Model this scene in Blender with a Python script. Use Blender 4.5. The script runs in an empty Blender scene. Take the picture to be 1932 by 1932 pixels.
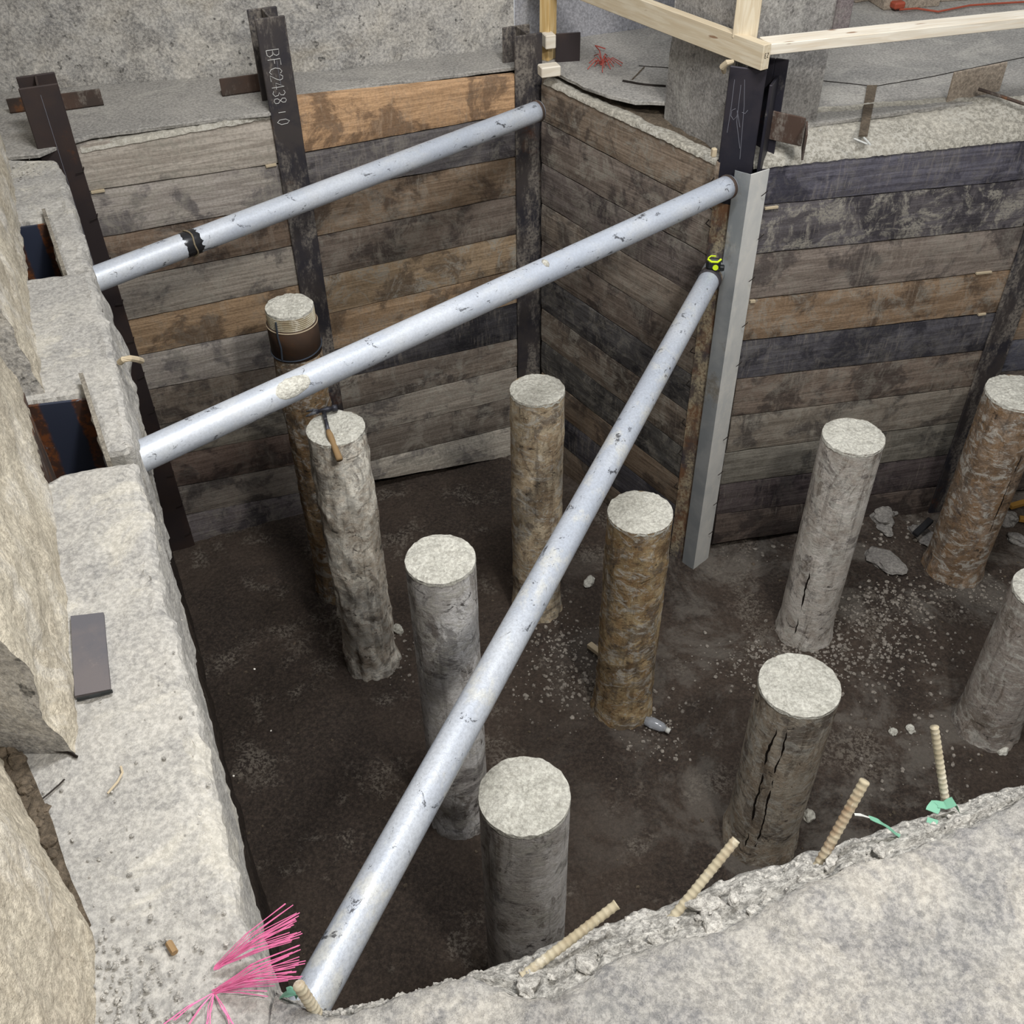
import bpy, math, random
from mathutils import Vector, Matrix, noise
random.seed(7)
C = bpy.context.scene.collection
PI = math.pi
# ------------------------------------------------------------------ camera solve
F = 1944.0; CX = CY = 966.0; EYE = Vector((0, 0, 1.6))
_dn = Vector((1003 - CX, 3160 - CY, F)).normalized(); _up = -_dn
_fw = Vector((0, 0, 1)); _fw = (_fw - _up * _fw.dot(_up)).normalized(); _rt = _fw.cross(_up)
if _rt.x < 0: _rt = -_rt
R = Matrix((_rt, _fw, _up))           # camera (x right, y down, z forward) -> world
def ray(px, py): return R @ Vector((px - CX, py - CY, F))
def P(px, py, z=0.0):
    d = ray(px, py); return EYE + d * ((z - EYE.z) / d.z)
def Zat(px, py, x, y):
    d = ray(px, py); return EYE.z + d.z * ((d.x * x + d.y * y) / (d.x ** 2 + d.y ** 2))
def atY(px, py, Y):
    d = ray(px, py); return EYE + d * (Y / d.y)
class Plane:                            # vertical plane through p0, horizontal direction d; n points to the camera side
    def __init__(s, a, b):
        s.p = Vector((a[0], a[1], 0)); s.d = (Vector((b[0], b[1], 0)) - s.p).normalized()
        s.n = Vector((s.d.y, -s.d.x, 0))
    def hit(s, px, py, off=0.0):        # -> (distance along, z)
        r = ray(px, py); p = s.p + s.n * off
        t = (p - EYE).dot(s.n) / r.dot(s.n); q = EYE + r * t
        return (q - p).dot(s.d), q.z
    def pt(s, u, z, off=0.0):
        return s.p + s.d * u + s.n * off + Vector((0, 0, z))
cam_d = bpy.data.cameras.new('camera'); cam = bpy.data.objects.new('camera', cam_d); C.objects.link(cam)
m = Matrix((( R[0][0], -R[0][1], -R[0][2]), (R[1][0], -R[1][1], -R[1][2]), (R[2][0], -R[2][1], -R[2][2]))).to_4x4()
m.translation = EYE; cam.matrix_world = m
cam_d.sensor_width = 36; cam_d.lens = F / 1932 * 36; cam_d.clip_start = 0.05
bpy.context.scene.camera = cam

# ------------------------------------------------------------------ helpers
def nz(p, s=1.0, o=0.0): return noise.noise(Vector((p[0] * s + o, p[1] * s + o * .7, p[2] * s + 3.1)))
def fb(p, s=1.0, o=0.0): return nz(p, s, o) + .5 * nz(p, 2.1 * s, o + 5) + .25 * nz(p, 4.3 * s, o + 9)
def lin(c): return tuple((v / 12.92 if v <= .04045 else ((v + .055) / 1.055) ** 2.4) for v in [x / 255 for x in c])
def tag(o, label=None, cat=None, group=None, kind=None):
    if label: o['label'] = label
    if cat: o['category'] = cat
    if group: o['group'] = group
    if kind: o['kind'] = kind
    return o
def obj(name, V, Fc, mat, parent=None, smooth=False, loc=None, rot=None):
    me = bpy.data.meshes.new(name); me.from_pydata([tuple(v) for v in V], [], Fc); me.update()
    if mat: me.materials.append(mat)
    if smooth:
        for p in me.polygons: p.use_smooth = True
    o = bpy.data.objects.new(name, me); C.objects.link(o)
    if parent: o.parent = parent
    if loc is not None: o.location = loc
    if rot is not None: o.rotation_euler = rot
    return o
def empty(name, loc=(0, 0, 0), rz=0):
    o = bpy.data.objects.new(name, None); C.objects.link(o); o.location = loc; o.rotation_euler = (0, 0, rz)
    o.empty_display_size = .05; return o
class MB:
    def __init__(s): s.v = []; s.f = []
    def add(s, V, Fc):
        n = len(s.v); s.v += [Vector(v) for v in V]; s.f += [tuple(i + n for i in f) for f in Fc]
    def box(s, o, ax, ay, az):          # o corner; three edge vectors
        o, ax, ay, az = map(Vector, (o, ax, ay, az))
        V = [o, o + ax, o + ax + ay, o + ay]; V += [v + az for v in V]
        s.add(V, [(0, 3, 2, 1), (4, 5, 6, 7), (0, 1, 5, 4), (1, 2, 6, 5), (2, 3, 7, 6), (3, 0, 4, 7)])
    def bbox(s, o, ax, ay, az, b=.003):  # bevelled box
        o, ax, ay, az = map(Vector, (o, ax, ay, az))
        L = [a.length for a in (ax, ay, az)]; u = [a.normalized() for a in (ax, ay, az)]
        b = min(b, *[l * .45 for l in L]); V = []; idx = {}
        for i in (0, 1):
            for j in (0, 1):
                for k in (0, 1):
                    for e in range(3):
                        c = [(L[q] if (i, j, k)[q] else 0) for q in range(3)]
                        for q in range(3):
                            if q != e: c[q] += -b if (i, j, k)[q] else b
                        idx[(i, j, k, e)] = len(V); V.append(o + u[0] * c[0] + u[1] * c[1] + u[2] * c[2])
        Fc = []
        for e in range(3):
            a, c = [q for q in range(3) if q != e]
            for side in (0, 1):
                ring = []
                for (x, y) in ((0, 0), (1, 0), (1, 1), (0, 1)):
                    t = [0, 0, 0]; t[e] = side; t[a] = x; t[c] = y; ring.append(idx[(*t, e)])
                Fc.append(tuple(ring))
        for e in range(3):
            a, c = [q for q in range(3) if q != e]
            for x in (0, 1):
                for y in (0, 1):
                    t0 = [0, 0, 0]; t1 = [0, 0, 0]; t0[a] = t1[a] = x; t0[c] = t1[c] = y; t1[e] = 1
                    Fc.append((idx[(*t0, a)], idx[(*t1, a)], idx[(*t1, c)], idx[(*t0, c)]))
        for k in [(i, j, l) for i in (0, 1) for j in (0, 1) for l in (0, 1)]:
            Fc.append((idx[(*k, 0)], idx[(*k, 1)], idx[(*k, 2)]))
        s.add(V, Fc)
    def tube(s, pts, r, n=10, caps=True, rad=None):
        pts = [Vector(p) for p in pts]; rings = []; prev = None; V = []; Fc = []
        for i, p in enumerate(pts):
            t = (pts[min(i + 1, len(pts) - 1)] - pts[max(i - 1, 0)]).normalized()
            if prev is None:
                a = t.cross(Vector((0, 0, 1)));
                if a.length < .05: a = t.cross(Vector((1, 0, 0)))
            else: a = prev - t * prev.dot(t)
            a.normalize(); prev = a; b = t.cross(a); rr = rad[i] if rad else r
            rings.append(len(V)); V += [p + (a * math.cos(k * 2 * PI / n) + b * math.sin(k * 2 * PI / n)) * rr for k in range(n)]
        for i in range(len(pts) - 1):
            for k in range(n):
                q = (k + 1) % n; Fc.append((rings[i] + k, rings[i] + q, rings[i + 1] + q, rings[i + 1] + k))
        if caps:
            Fc.append(tuple(range(n - 1, -1, -1))); Fc.append(tuple(rings[-1] + k for k in range(n)))
        s.add(V, Fc)
    def rock(s, c, r, sq=(1, 1, 1), seed=0, sub=1):
        V, Fc = ico(sub); c = Vector(c); rz = seed * 1.7; cr, sr = math.cos(rz), math.sin(rz)
        out = []
        for v in V:
            k = 1 + .45 * nz(v, 1.3, seed * 3.7) + .15 * nz(v, 3.1, seed)
            w = Vector((v.x * sq[0], v.y * sq[1], v.z * sq[2])) * r * k
            out.append(c + Vector((w.x * cr - w.y * sr, w.x * sr + w.y * cr, w.z)))
        s.add(out, Fc)
    def build(s, name, mat, parent=None, smooth=False, loc=None, rot=None): return obj(name, s.v, s.f, mat, parent, smooth, loc, rot)
_ico = {}
def ico(sub):
    if sub in _ico: return _ico[sub]
    t = (1 + 5 ** .5) / 2
    V = [Vector(v).normalized() for v in [(-1, t, 0), (1, t, 0), (-1, -t, 0), (1, -t, 0), (0, -1, t), (0, 1, t), (0, -1, -t), (0, 1, -t), (t, 0, -1), (t, 0, 1), (-t, 0, -1), (-t, 0, 1)]]
    Fc = [(0, 11, 5), (0, 5, 1), (0, 1, 7), (0, 7, 10), (0, 10, 11), (1, 5, 9), (5, 11, 4), (11, 10, 2), (10, 7, 6), (7, 1, 8), (3, 9, 4), (3, 4, 2), (3, 2, 6), (3, 6, 8), (3, 8, 9), (4, 9, 5), (2, 4, 11), (6, 2, 10), (8, 6, 7), (9, 8, 1)]
    for _ in range(sub - 1):
        mid = {}; N = []
        def g(a, b):
            k = (min(a, b), max(a, b))
            if k not in mid: mid[k] = len(V); V.append(((V[a] + V[b]) / 2).normalized())
            return mid[k]
        for a, b, c in Fc:
            x, y, z = g(a, b), g(b, c), g(c, a); N += [(a, x, z), (b, y, x), (c, z, y), (x, y, z)]
        Fc = N
    _ico[sub] = (V, Fc); return _ico[sub]
def densify(pts, step):
    out = []
    for i in range(len(pts)):
        a, b = pts[i], pts[(i + 1) % len(pts)]; n = max(1, int((b - a).length / step))
        out += [a.lerp(b, k / n) for k in range(n)]
    return out
def area2(p): return sum(p[i].x * p[(i + 1) % len(p)].y - p[(i + 1) % len(p)].x * p[i].y for i in range(len(p)))
from mathutils.geometry import delaunay_2d_cdt
def inside(p, L):
    c = False; n = len(L)
    for i in range(n):
        a, b = L[i], L[i - 1]
        if (a.y > p[1]) != (b.y > p[1]) and p[0] < (b.x - a.x) * (p[1] - a.y) / (b.y - a.y) + a.x: c = not c
    return c
def slab(name, pts, zt, th, mat, jit=.004, step=.02, bev=.008, parent=None, chip=0.0, relief=0.0, gs=.03, side=None):
    pts = [Vector((p[0], p[1], 0)) for p in pts]
    if area2(pts) < 0: pts.reverse()
    pts = densify(pts, step); n = len(pts); N = []
    for i in range(n):
        t = (pts[(i + 1) % n] - pts[i - 1]).normalized(); N.append(Vector((t.y, -t.x, 0)))
    V = []; rings = [(-bev * 1.6, 0), (-bev * .5, -bev * .4), (0, -bev * 1.4)] + [(0, -th * k / 8) for k in range(1, 9)]
    for j, (o, dz) in enumerate(rings):
        for i, p in enumerate(pts):
            q = p + Vector((0, 0, zt + dz)); e = jit * fb(q, 18) + jit * .6 * nz(q, 60)
            if chip and j < 3: e -= chip * max(0, fb(p, 9, 4) - .25)
            V.append(q + N[i] * (o + e))
    Fc = []
    for j in range(len(rings) - 1):
        for i in range(n):
            k = (i + 1) % n; Fc.append((j * n + k, j * n + i, (j + 1) * n + i, (j + 1) * n + k))
    co = [Vector((v.x, v.y)) for v in V[:n]]; ed = [(i, (i + 1) % n) for i in range(n)]
    if relief:
        x0, x1 = min(v.x for v in co), max(v.x for v in co); y0, y1 = min(v.y for v in co), max(v.y for v in co)
        x0 = max(x0, -2.2)
        for a in range(int((x1 - x0) / gs)):
            for b in range(int((y1 - y0) / gs)):
                p = (x0 + (a + .5 + .3 * math.sin(a * 7 + b * 3)) * gs, y0 + (b + .5 + .3 * math.cos(a * 5 + b)) * gs)
                if inside(p, V[:n]): co.append(Vector(p))
    r = delaunay_2d_cdt(co, ed, [], 1, 1e-5)
    m0 = len(V)
    for v, og in zip(r[0], r[3]):
        if og and min(og) < n: V.append(V[min(og)].copy())
        else: V.append(Vector((v.x, v.y, zt + relief * (fb((v.x, v.y, 0), 6) + .5 * fb((v.x, v.y, 3), 19)) - relief * .2)))
    for t in r[2]:
        t = tuple(m0 + k for k in t); a, b, c = (V[k] for k in t)
        Fc.append(t if (b - a).cross(c - a).z > 0 else t[::-1])
    return obj(name, V, Fc, mat, parent)
def grid(name, fn, nu, nv, mat, parent=None, smooth=True):
    V = [fn(i / nu, j / nv) for j in range(nv + 1) for i in range(nu + 1)]
    Fc = [(j * (nu + 1) + i, j * (nu + 1) + i + 1, (j + 1) * (nu + 1) + i + 1, (j + 1) * (nu + 1) + i) for j in range(nv) for i in range(nu)]
    return obj(name, V, Fc, mat, parent, smooth)
def polyat(L, t):                        # point at fraction t of a polyline's length
    d = [(L[i + 1] - L[i]).length for i in range(len(L) - 1)]; T = t * sum(d)
    for i, s in enumerate(d):
        if T <= s or i == len(d) - 1: return L[i].lerp(L[i + 1], min(1, T / max(s, 1e-9)))
        T -= s

# ------------------------------------------------------------------ materials
class NT:
    def __init__(s, name, rough=.85, metal=0.0, spec=.3):
        s.m = bpy.data.materials.new(name); s.m.use_nodes = True; s.t = s.m.node_tree; s.t.nodes.clear()
        s.out = s.n('ShaderNodeOutputMaterial'); s.b = s.n('ShaderNodeBsdfPrincipled')
        s.b.inputs['Roughness'].default_value = rough; s.b.inputs['Metallic'].default_value = metal
        s.b.inputs['Specular IOR Level'].default_value = spec
        s.l(s.b.outputs[0], s.out.inputs[0]); s.tc = s.n('ShaderNodeTexCoord'); s.co = s.tc.outputs['Object']
    def n(s, t): return s.t.nodes.new(t)
    def l(s, a, b): s.t.links.new(a, b)
    def map(s, sc=(1, 1, 1), rnd=False, co=None):
        m = s.n('ShaderNodeMapping'); m.inputs['Scale'].default_value = sc; s.l(co or s.co, m.inputs['Vector'])
        if rnd:
            oi = s.n('ShaderNodeObjectInfo'); mu = s.n('ShaderNodeMath'); mu.operation = 'MULTIPLY'; mu.inputs[1].default_value = 37.0
            s.l(oi.outputs['Random'], mu.inputs[0]); s.l(mu.outputs[0], m.inputs['Location'])
        return m.outputs[0]
    def noise(s, co, sc, det=6, rough=.6, dist=0.0):
        t = s.n('ShaderNodeTexNoise'); t.inputs['Scale'].default_value = sc; t.inputs['Detail'].default_value = det
        t.inputs['Roughness'].default_value = rough; t.inputs['Distortion'].default_value = dist; s.l(co, t.inputs['Vector']); return t.outputs[0]
    def voro(s, co, sc, feat='F1'):
        t = s.n('ShaderNodeTexVoronoi'); t.feature = feat; t.inputs['Scale'].default_value = sc; s.l(co, t.inputs['Vector']); return t.outputs['Distance']
    def ramp(s, f, a, b):                # smooth 0..1 between a and b
        m = s.n('ShaderNodeMapRange'); m.interpolation_type = 'SMOOTHSTEP'; m.clamp = True
        m.inputs['From Min'].default_value = a; m.inputs['From Max'].default_value = b; s.l(f, m.inputs['Value']); return m.outputs[0]
    def mul(s, a, b, op='MULTIPLY'):
        m = s.n('ShaderNodeMath'); m.operation = op
        for i, v in enumerate((a, b)):
            if isinstance(v, (int, float)): m.inputs[i].default_value = v
            else: s.l(v, m.inputs[i])
        return m.outputs[0]
    def mix(s, f, a, b, mode='MIX'):
        m = s.n('ShaderNodeMix'); m.data_type = 'RGBA'; m.blend_type = mode
        if isinstance(f, (int, float)): m.inputs[0].default_value = f
        else: s.l(f, m.inputs[0])
        for i, v in ((6, a), (7, b)):
            if isinstance(v, tuple): m.inputs[i].default_value = (*v[:3], 1)
            else: s.l(v, m.inputs[i])
        return m.outputs[2]
    def col(s, c): s.l(c, s.b.inputs['Base Color'])
    def bump(s, h, dist=.004, st=1.0, prev=None):
        b = s.n('ShaderNodeBump'); b.inputs['Distance'].default_value = dist; b.inputs['Strength'].default_value = st
        s.l(h, b.inputs['Height'])
        if prev: s.l(prev, b.inputs['Normal'])
        s.l(b.outputs[0], s.b.inputs['Normal']); return b.outputs[0]

def concrete(name, a, b, dark, light=None, sc=1.0, dk=(.58, .72), bump=.006, pits=.5, stria=None, fine=.35, stain=None):
    t = NT(name, .92, 0, .2); co = t.map()
    n1 = t.noise(co, 2.2 * sc, 8, .65, .3); n2 = t.noise(co, 9 * sc, 8, .7, .4); n3 = t.noise(co, 85, 4, .75); n4 = t.noise(co, 24, 6, .72, .8)
    c = t.mix(t.ramp(n1, .38, .62), lin(a), lin(b))
    c = t.mix(t.mul(t.ramp(n4, .48, .68), .28), c, lin(dark))
    c = t.mix(t.mul(t.ramp(n2, dk[0] - .06, dk[1] - .06), .6), c, lin(dark))
    if light: c = t.mix(t.mul(t.ramp(t.noise(co, 3.3, 9, .72, .8), .52, .62), .7), c, lin(light))
    if stain: c = t.mix(t.mul(t.ramp(t.noise(co, 1.7, 7, .62, .5), .52, .66), .75), c, lin(stain))
    sp = t.ramp(t.noise(co, 30, 3, .5), .64, .69); c = t.mix(t.mul(sp, pits), c, lin([v * .5 for v in dark]))
    g = t.ramp(n3, .36, .66); c = t.mix(fine, c, t.mix(g, lin([v * .55 for v in a]), lin([min(255, v * 1.22) for v in b])))
    t.col(c); bp = t.bump(n2, bump * 2.2, .8); bp = t.bump(n4, bump * .7, .7, bp); bp = t.bump(n3, bump * .4, .8, bp)
    if stria: t.bump(t.noise(t.map(stria), 1.0, 5, .6), .008, .9, bp)
    return t.m
M = {}
M['ledge'] = concrete('chipped_concrete', (156, 153, 148), (178, 174, 166), (114, 113, 112), (198, 192, 178), bump=.005, fine=.27, pits=.2, sc=1.2)
M['slab'] = concrete('worn_concrete', (142, 140, 136), (168, 163, 154), (106, 106, 110), (188, 181, 169), bump=.009, dk=(.5, .68), fine=.3, pits=.25, stain=(112, 102, 90), sc=1.4)
M['wall'] = concrete('old_concrete_wall', (154, 152, 149), (184, 179, 170), (96, 94, 92), (204, 198, 187), bump=.005, pits=.9, dk=(.54, .66), stain=(150, 140, 122))
M['wall_rough'] = concrete('chiselled_concrete', (178, 168, 150), (196, 187, 168), (150, 138, 118), (212, 206, 194), bump=.008, pits=.15, stria=(60, 6, 4), fine=.3, stain=(216, 214, 210))
M['broken'] = concrete('broken_concrete', (160, 156, 149), (188, 184, 176), (112, 108, 104), (198, 194, 187), bump=.010, pits=.1, sc=2, fine=.45)
M['aggregate'] = concrete('exposed_aggregate', (172, 169, 161), (200, 196, 188), (112, 109, 104), None, sc=3.5, bump=.007, fine=.45, dk=(.45, .6))
M['floor'] = concrete('dusty_slab', (140, 137, 132), (160, 156, 149), (114, 111, 107), (176, 172, 163), bump=.003, pits=.25, dk=(.55, .75))
M['pier'] = concrete('pier_concrete', (122, 119, 115), (152, 148, 143), (88, 84, 80), (168, 165, 158), bump=.004, pits=.5)
M['cap'] = concrete('grout_top', (196, 192, 180), (214, 210, 198), (160, 155, 143), None, sc=3, bump=.007, pits=.15, fine=.3)
M['stone'] = concrete('rubble_stone', (122, 118, 114), (142, 138, 132), (92, 88, 84), None, sc=3, bump=.004, pits=.1)
def dirt(name, a, b, peb, amt=(.6, .7), bump=.012, dusty=False):
    t = NT(name, .95, 0, .15); co = t.map()
    n1 = t.noise(co, 1.6, 6, .6); n2 = t.noise(co, 14, 8, .75); n3 = t.noise(co, 60, 4, .8); v = t.voro(co, 55)
    c = t.mix(t.ramp(n1, .4, .62), lin(a), lin(b)); c = t.mix(t.mul(t.ramp(n3, .35, .75), .55), c, lin([min(255, x * 1.5) for x in b]))
    c = t.mix(t.mul(t.mul(t.ramp(t.noise(co, 3.1, 6, .7), *amt), t.ramp(n3, .45, .56)), .8), c, lin(peb)); 
    if dusty:
        sx = t.n('ShaderNodeSeparateXYZ'); t.l(co, sx.inputs[0])
        mk = t.mul(t.ramp(t.noise(co, 2.6, 8, .72, .4), .47, .6), t.ramp(sx.outputs[0], -.2, 1.1)); c = t.mix(t.mul(mk, .55), c, lin((122, 116, 108)))
    t.col(c)
    bp = t.bump(n2, bump, .9); bp = t.bump(n3, bump * .3, .8, bp); t.bump(v, bump * .3, .5, bp); return t.m
M['dirt'] = dirt('dark_soil', (52, 46, 42), (70, 61, 54), (122, 114, 104), (.54, .64), .02, dusty=True)
M['soil'] = dirt('brown_soil', (74, 66, 56), (92, 82, 70), (120, 112, 100))
M['gravel'] = dirt('grey_grit', (128, 124, 114), (156, 151, 140), (180, 176, 166), (.4, .6), .010)
def wood():
    t = NT('weathered_lagging', .9, 0, .15); co = t.map(rnd=True)
    oi = t.n('ShaderNodeObjectInfo')
    gr = t.noise(t.map((2.2, 20, 46), True), 1.0, 7, .65, 1.2); saw = t.noise(t.map((62, 3, 7), True), 1.0, 5, .7, .5)
    bl = t.noise(co, 4.2, 8, .68, .4); b2 = t.noise(co, 9.0, 7, .75, .8); fn = t.noise(co, 90, 3, .7)
    base = oi.outputs['Color']
    dk = t.mix(1.0, base, (.30, .30, .33), 'MULTIPLY'); lt = t.mix(.55, base, lin((164, 154, 140)))
    c = t.mix(t.mul(t.ramp(gr, .4, .6), .7), base, t.mix(1.0, base, (.55, .53, .51), 'MULTIPLY'))
    c = t.mix(t.mul(t.ramp(bl, .49, .58), .82), c, dk)
    b3 = t.noise(co, 3.1, 8, .7, .6)
    c = t.mix(t.mul(t.mul(t.ramp(saw, .5, .62), t.ramp(b3, .46, .58)), .38), c, lt)
    dust = t.mul(t.mul(t.ramp(b2, .47, .6), t.ramp(fn, .3, .6)), t.mul(oi.outputs['Alpha'], 1.2)); c = t.mix(dust, c, lin((162, 156, 144)))
    c = t.mix(t.mul(t.ramp(fn, .42, .62), .35), c, t.mix(1.0, c, (.45, .45, .45), 'MULTIPLY'))
    t.col(c); bp = t.bump(gr, .004, .8); bp = t.bump(saw, .002, .6, bp); bp = t.bump(b2, .003, .7, bp); t.bump(fn, .001, .6, bp); return t.m
M['wood'] = wood()
def lumber(name, a, b, k):
    t = NT(name, .7, 0, .3); co = t.map()
    g = t.noise(t.map((3, 34, 34)), 1.0, 4, .5, 1.6); g2 = t.noise(t.map((5, 120, 120)), 1.0, 3, .6)
    c = t.mix(t.ramp(g, .42, .6), lin(a), lin(b)); c = t.mix(t.mul(t.ramp(g2, .45, .7), .25), c, lin(k))
    c = t.mix(t.mul(t.ramp(t.noise(t.map((5, 22, 22)), 1.0, 3, .5), .69, .73), .8), c, lin((120, 78, 44)))
    t.col(c); t.bump(g2, .001, .5); return t.m
M['lumber'] = lumber('pine_lumber', (196, 181, 154), (206, 194, 170), (170, 146, 114))
M['lumber_gold'] = lumber('golden_pine_lumber', (196, 164, 108), (214, 188, 138), (160, 120, 70))
M['lumber_pale'] = lumber('pale_pine_lumber', (208, 198, 180), (220, 212, 196), (196, 166, 126))
def steel(name, a, b, dust, amt=(.6, .75), rough=.5, metal=.5, rust=(92, 56, 36), ramt=(.6, .7), spec=.5, dm=.85):
    t = NT(name, rough, metal, spec); co = t.map()
    n1 = t.noise(co, 5, 6, .6, .4); n2 = t.noise(t.map((1, 1, .35)), 9, 9, .75); n3 = t.noise(co, 80, 3, .7); n4 = t.noise(co, 3.1, 8, .7)
    c = t.mix(t.ramp(n1, .38, .62), lin(a), lin(b)); c = t.mix(t.mul(t.ramp(n4, *ramt), .8), c, lin(rust))
    d = t.mul(t.ramp(n2, *amt), t.ramp(n3, .3, .62)); c = t.mix(t.mul(d, dm), c, lin(dust)); t.col(c)
    r = t.n('ShaderNodeMapRange'); r.inputs['To Min'].default_value = rough; r.inputs['To Max'].default_value = .95; t.l(d, r.inputs['Value']); t.l(r.outputs[0], t.b.inputs['Roughness'])
    t.bump(n2, .002, .6); return t.m
M['pile'] = steel('black_mill_steel', (44, 43, 52), (58, 54, 60), (150, 144, 136), (.6, .74))
M['pile_dusty'] = steel('dusty_mill_steel', (46, 44, 50), (66, 60, 58), (140, 132, 122), (.46, .6), .7, .3)
M['pile_brown'] = steel('brown_black_steel', (50, 42, 42), (60, 48, 44), (110, 100, 92), (.7, .85), .6, .3)
M['pile_rust'] = steel('rust_streaked_steel', (88, 76, 68), (70, 64, 68), (178, 166, 138), (.44, .58), .7, .2, (124, 86, 56), (.45, .6))
M['rusty'] = steel('rusty_steel', (78, 60, 50), (62, 52, 46), (140, 132, 122), (.5, .62), .8, .2, (124, 80, 46), (.54, .62))
M['pocket'] = steel('blue_black_rusty_steel', (50, 54, 66), (60, 62, 72), (110, 80, 50), (.72, .82), .55, .0, (104, 62, 38), (.48, .58))
M['galv'] = steel('galvanised_steel', (166, 171, 173), (188, 191, 190), (190, 186, 176), (.5, .7), .55, .25, (120, 112, 96), (.66, .76), dm=.6)
def pipe_mat(name, k):
    t = NT(name, .42, .15, .5); co = t.map()
    n1 = t.noise(t.map((3, 12, 12)), 1, 6, .6); n3 = t.noise(co, 120, 3, .8); n2 = t.noise(t.map((14, 26, 26)), 1, 8, .75, 1)
    c = t.mix(t.ramp(n1, .35, .7), lin((172, 178, 188)), lin((192, 196, 202)))
    c = t.mix(t.mul(t.ramp(t.noise(t.map((9, 14, 14)), 1, 5, .7), .5, .66), k), c, lin((200, 199, 192)))
    c = t.mix(t.mul(t.ramp(n3, .35, .7), .25 + k * .25), c, lin((140, 142, 146)))
    c = t.mix(t.mul(t.ramp(n2, .60, .63), .85), c, lin((46, 46, 50))); t.col(c)
    t.bump(n3, .0006, .5 + k); return t.m
M['pipe'] = pipe_mat('galvanised_pipe', .2); M['pipe_dusty'] = pipe_mat('dusty_galvanised_pipe', .8)
def casing():
    t = NT('grout_crusted_casing', .88, 0, .25); oi = t.n('ShaderNodeObjectInfo'); co = t.map(rnd=True)
    n1 = t.noise(t.map((5, 5, 2.6), True), 1, 8, .7, .8); n2 = t.noise(co, 13, 9, .75, 1.0); n3 = t.noise(t.map((13, 13, 20), True), 1, 8, .78, .9)
    n4 = t.noise(co, 75, 3, .8); st = t.noise(t.map((34, 34, 1.6), True), 1, 4, .6)
    base = t.mix(t.ramp(n1, .42, .6), oi.outputs['Color'], t.mix(1.0, oi.outputs['Color'], (.66, .64, .62), 'MULTIPLY'))
    al = oi.outputs['Alpha']; n5 = t.noise(co, 5.5, 9, .75, .6)
    c = t.mix(t.mul(t.ramp(n2, .44, .58), t.mul(al, .8)), base, lin((142, 108, 70)))
    c = t.mix(t.mul(t.ramp(n5, .52, .6), t.mul(al, .8)), c, lin((88, 70, 54)))
    c = t.mix(t.mul(t.ramp(n5, .48, .41), .6), c, lin((88, 82, 80))); n6 = t.noise(t.map((9, 9, 3.2), True), 1, 9, .75, 1.2); c = t.mix(t.mul(t.ramp(n6, .53, .60), .6), c, lin((104, 92, 80)))
    c = t.mix(t.mul(t.ramp(n3, .5, .6), .7), c, lin((204, 200, 190)))
    c = t.mix(t.mul(t.ramp(n3, .42, .36), .85), c, lin((50, 44, 40)))
    c = t.mix(t.mul(t.ramp(st, .56, .66), .35), c, lin((70, 62, 56)))
    c = t.mix(t.mul(t.ramp(n4, .42, .62), .35), c, t.mix(1.0, c, (.45, .45, .45), 'MULTIPLY')); t.col(c)
    bp = t.bump(n2, .006, .8); bp = t.bump(n3, .006, .8, bp); t.bump(n4, .002, .8, bp); return t.m
M['casing'] = casing()
def plain(name, c, rough=.6, metal=0.0, emit=None, alpha=None, tr=0):
    t = NT(name, rough, metal); co = t.map(); n = t.noise(co, 40, 4, .6)
    t.col(t.mix(t.mul(n, .4), lin(c), lin([v * .7 for v in c])))
    if tr: t.b.inputs['Transmission Weight'].default_value = tr
    return t.m
M['chalk'] = plain('white_chalk', (196, 194, 190), .9); M['chalk_faint'] = plain('faint_chalk', (112, 112, 120), .9)
M['tape_black'] = plain('black_tape', (34, 34, 36), .25); M['twine'] = plain('twine', (130, 118, 96), .9)
M['black_plastic'] = plain('black_rubber', (36, 38, 38), .5); M['yellow'] = plain('neon_yellow_plastic', (214, 240, 40), .4)
M['pink'] = plain('pink_bristle', (228, 120, 166), .45); M['red'] = plain('red_string', (176, 84, 74), .7); M['orange'] = plain('orange_red_plastic', (164, 78, 56), .5)
M['green'] = plain('green_plastic', (112, 164, 138), .5); M['white'] = plain('white_plastic', (206, 206, 200), .5)
M['wire'] = plain('grey_wire', (84, 92, 104), .4, .6); M['nail'] = plain('dark_nail', (40, 34, 30), .6, .5)
M['shim'] = plain('pale_shim_wood', (190, 174, 146), .8); M['handle'] = plain('worn_wood_handle', (150, 122, 86), .8)
M['hammer'] = steel('scuffed_hammer_steel', (50, 50, 56), (70, 70, 78), (150, 150, 150), (.5, .62), .5, .5)
M['leather'] = plain('yellow_brown_handle', (150, 112, 50), .7); M['ctn'] = concrete('stack_board', (150, 138, 124), (168, 154, 138), (120, 108, 96), pits=.1)
M['brick'] = concrete('pinkish_brick', (142, 130, 130), (160, 148, 146), (118, 106, 106), (176, 170, 164), sc=3)
M['foil'] = plain('clear_plastic', (226, 230, 236), .15, .0, tr=.7)
M['rebar'] = steel('dusty_rebar', (150, 138, 112), (176, 166, 142), (206, 200, 184), (.5, .62), .85, .1, (116, 82, 50), (.5, .64))
def opaint(o, rgb, a=0.0, k=1.0): o.color = (*[v * k for v in lin(rgb)], a); return o

# ------------------------------------------------------------------ setting
def up(o, *a, **k): return tag(o, *a, **k)
Z0 = -2.2
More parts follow.
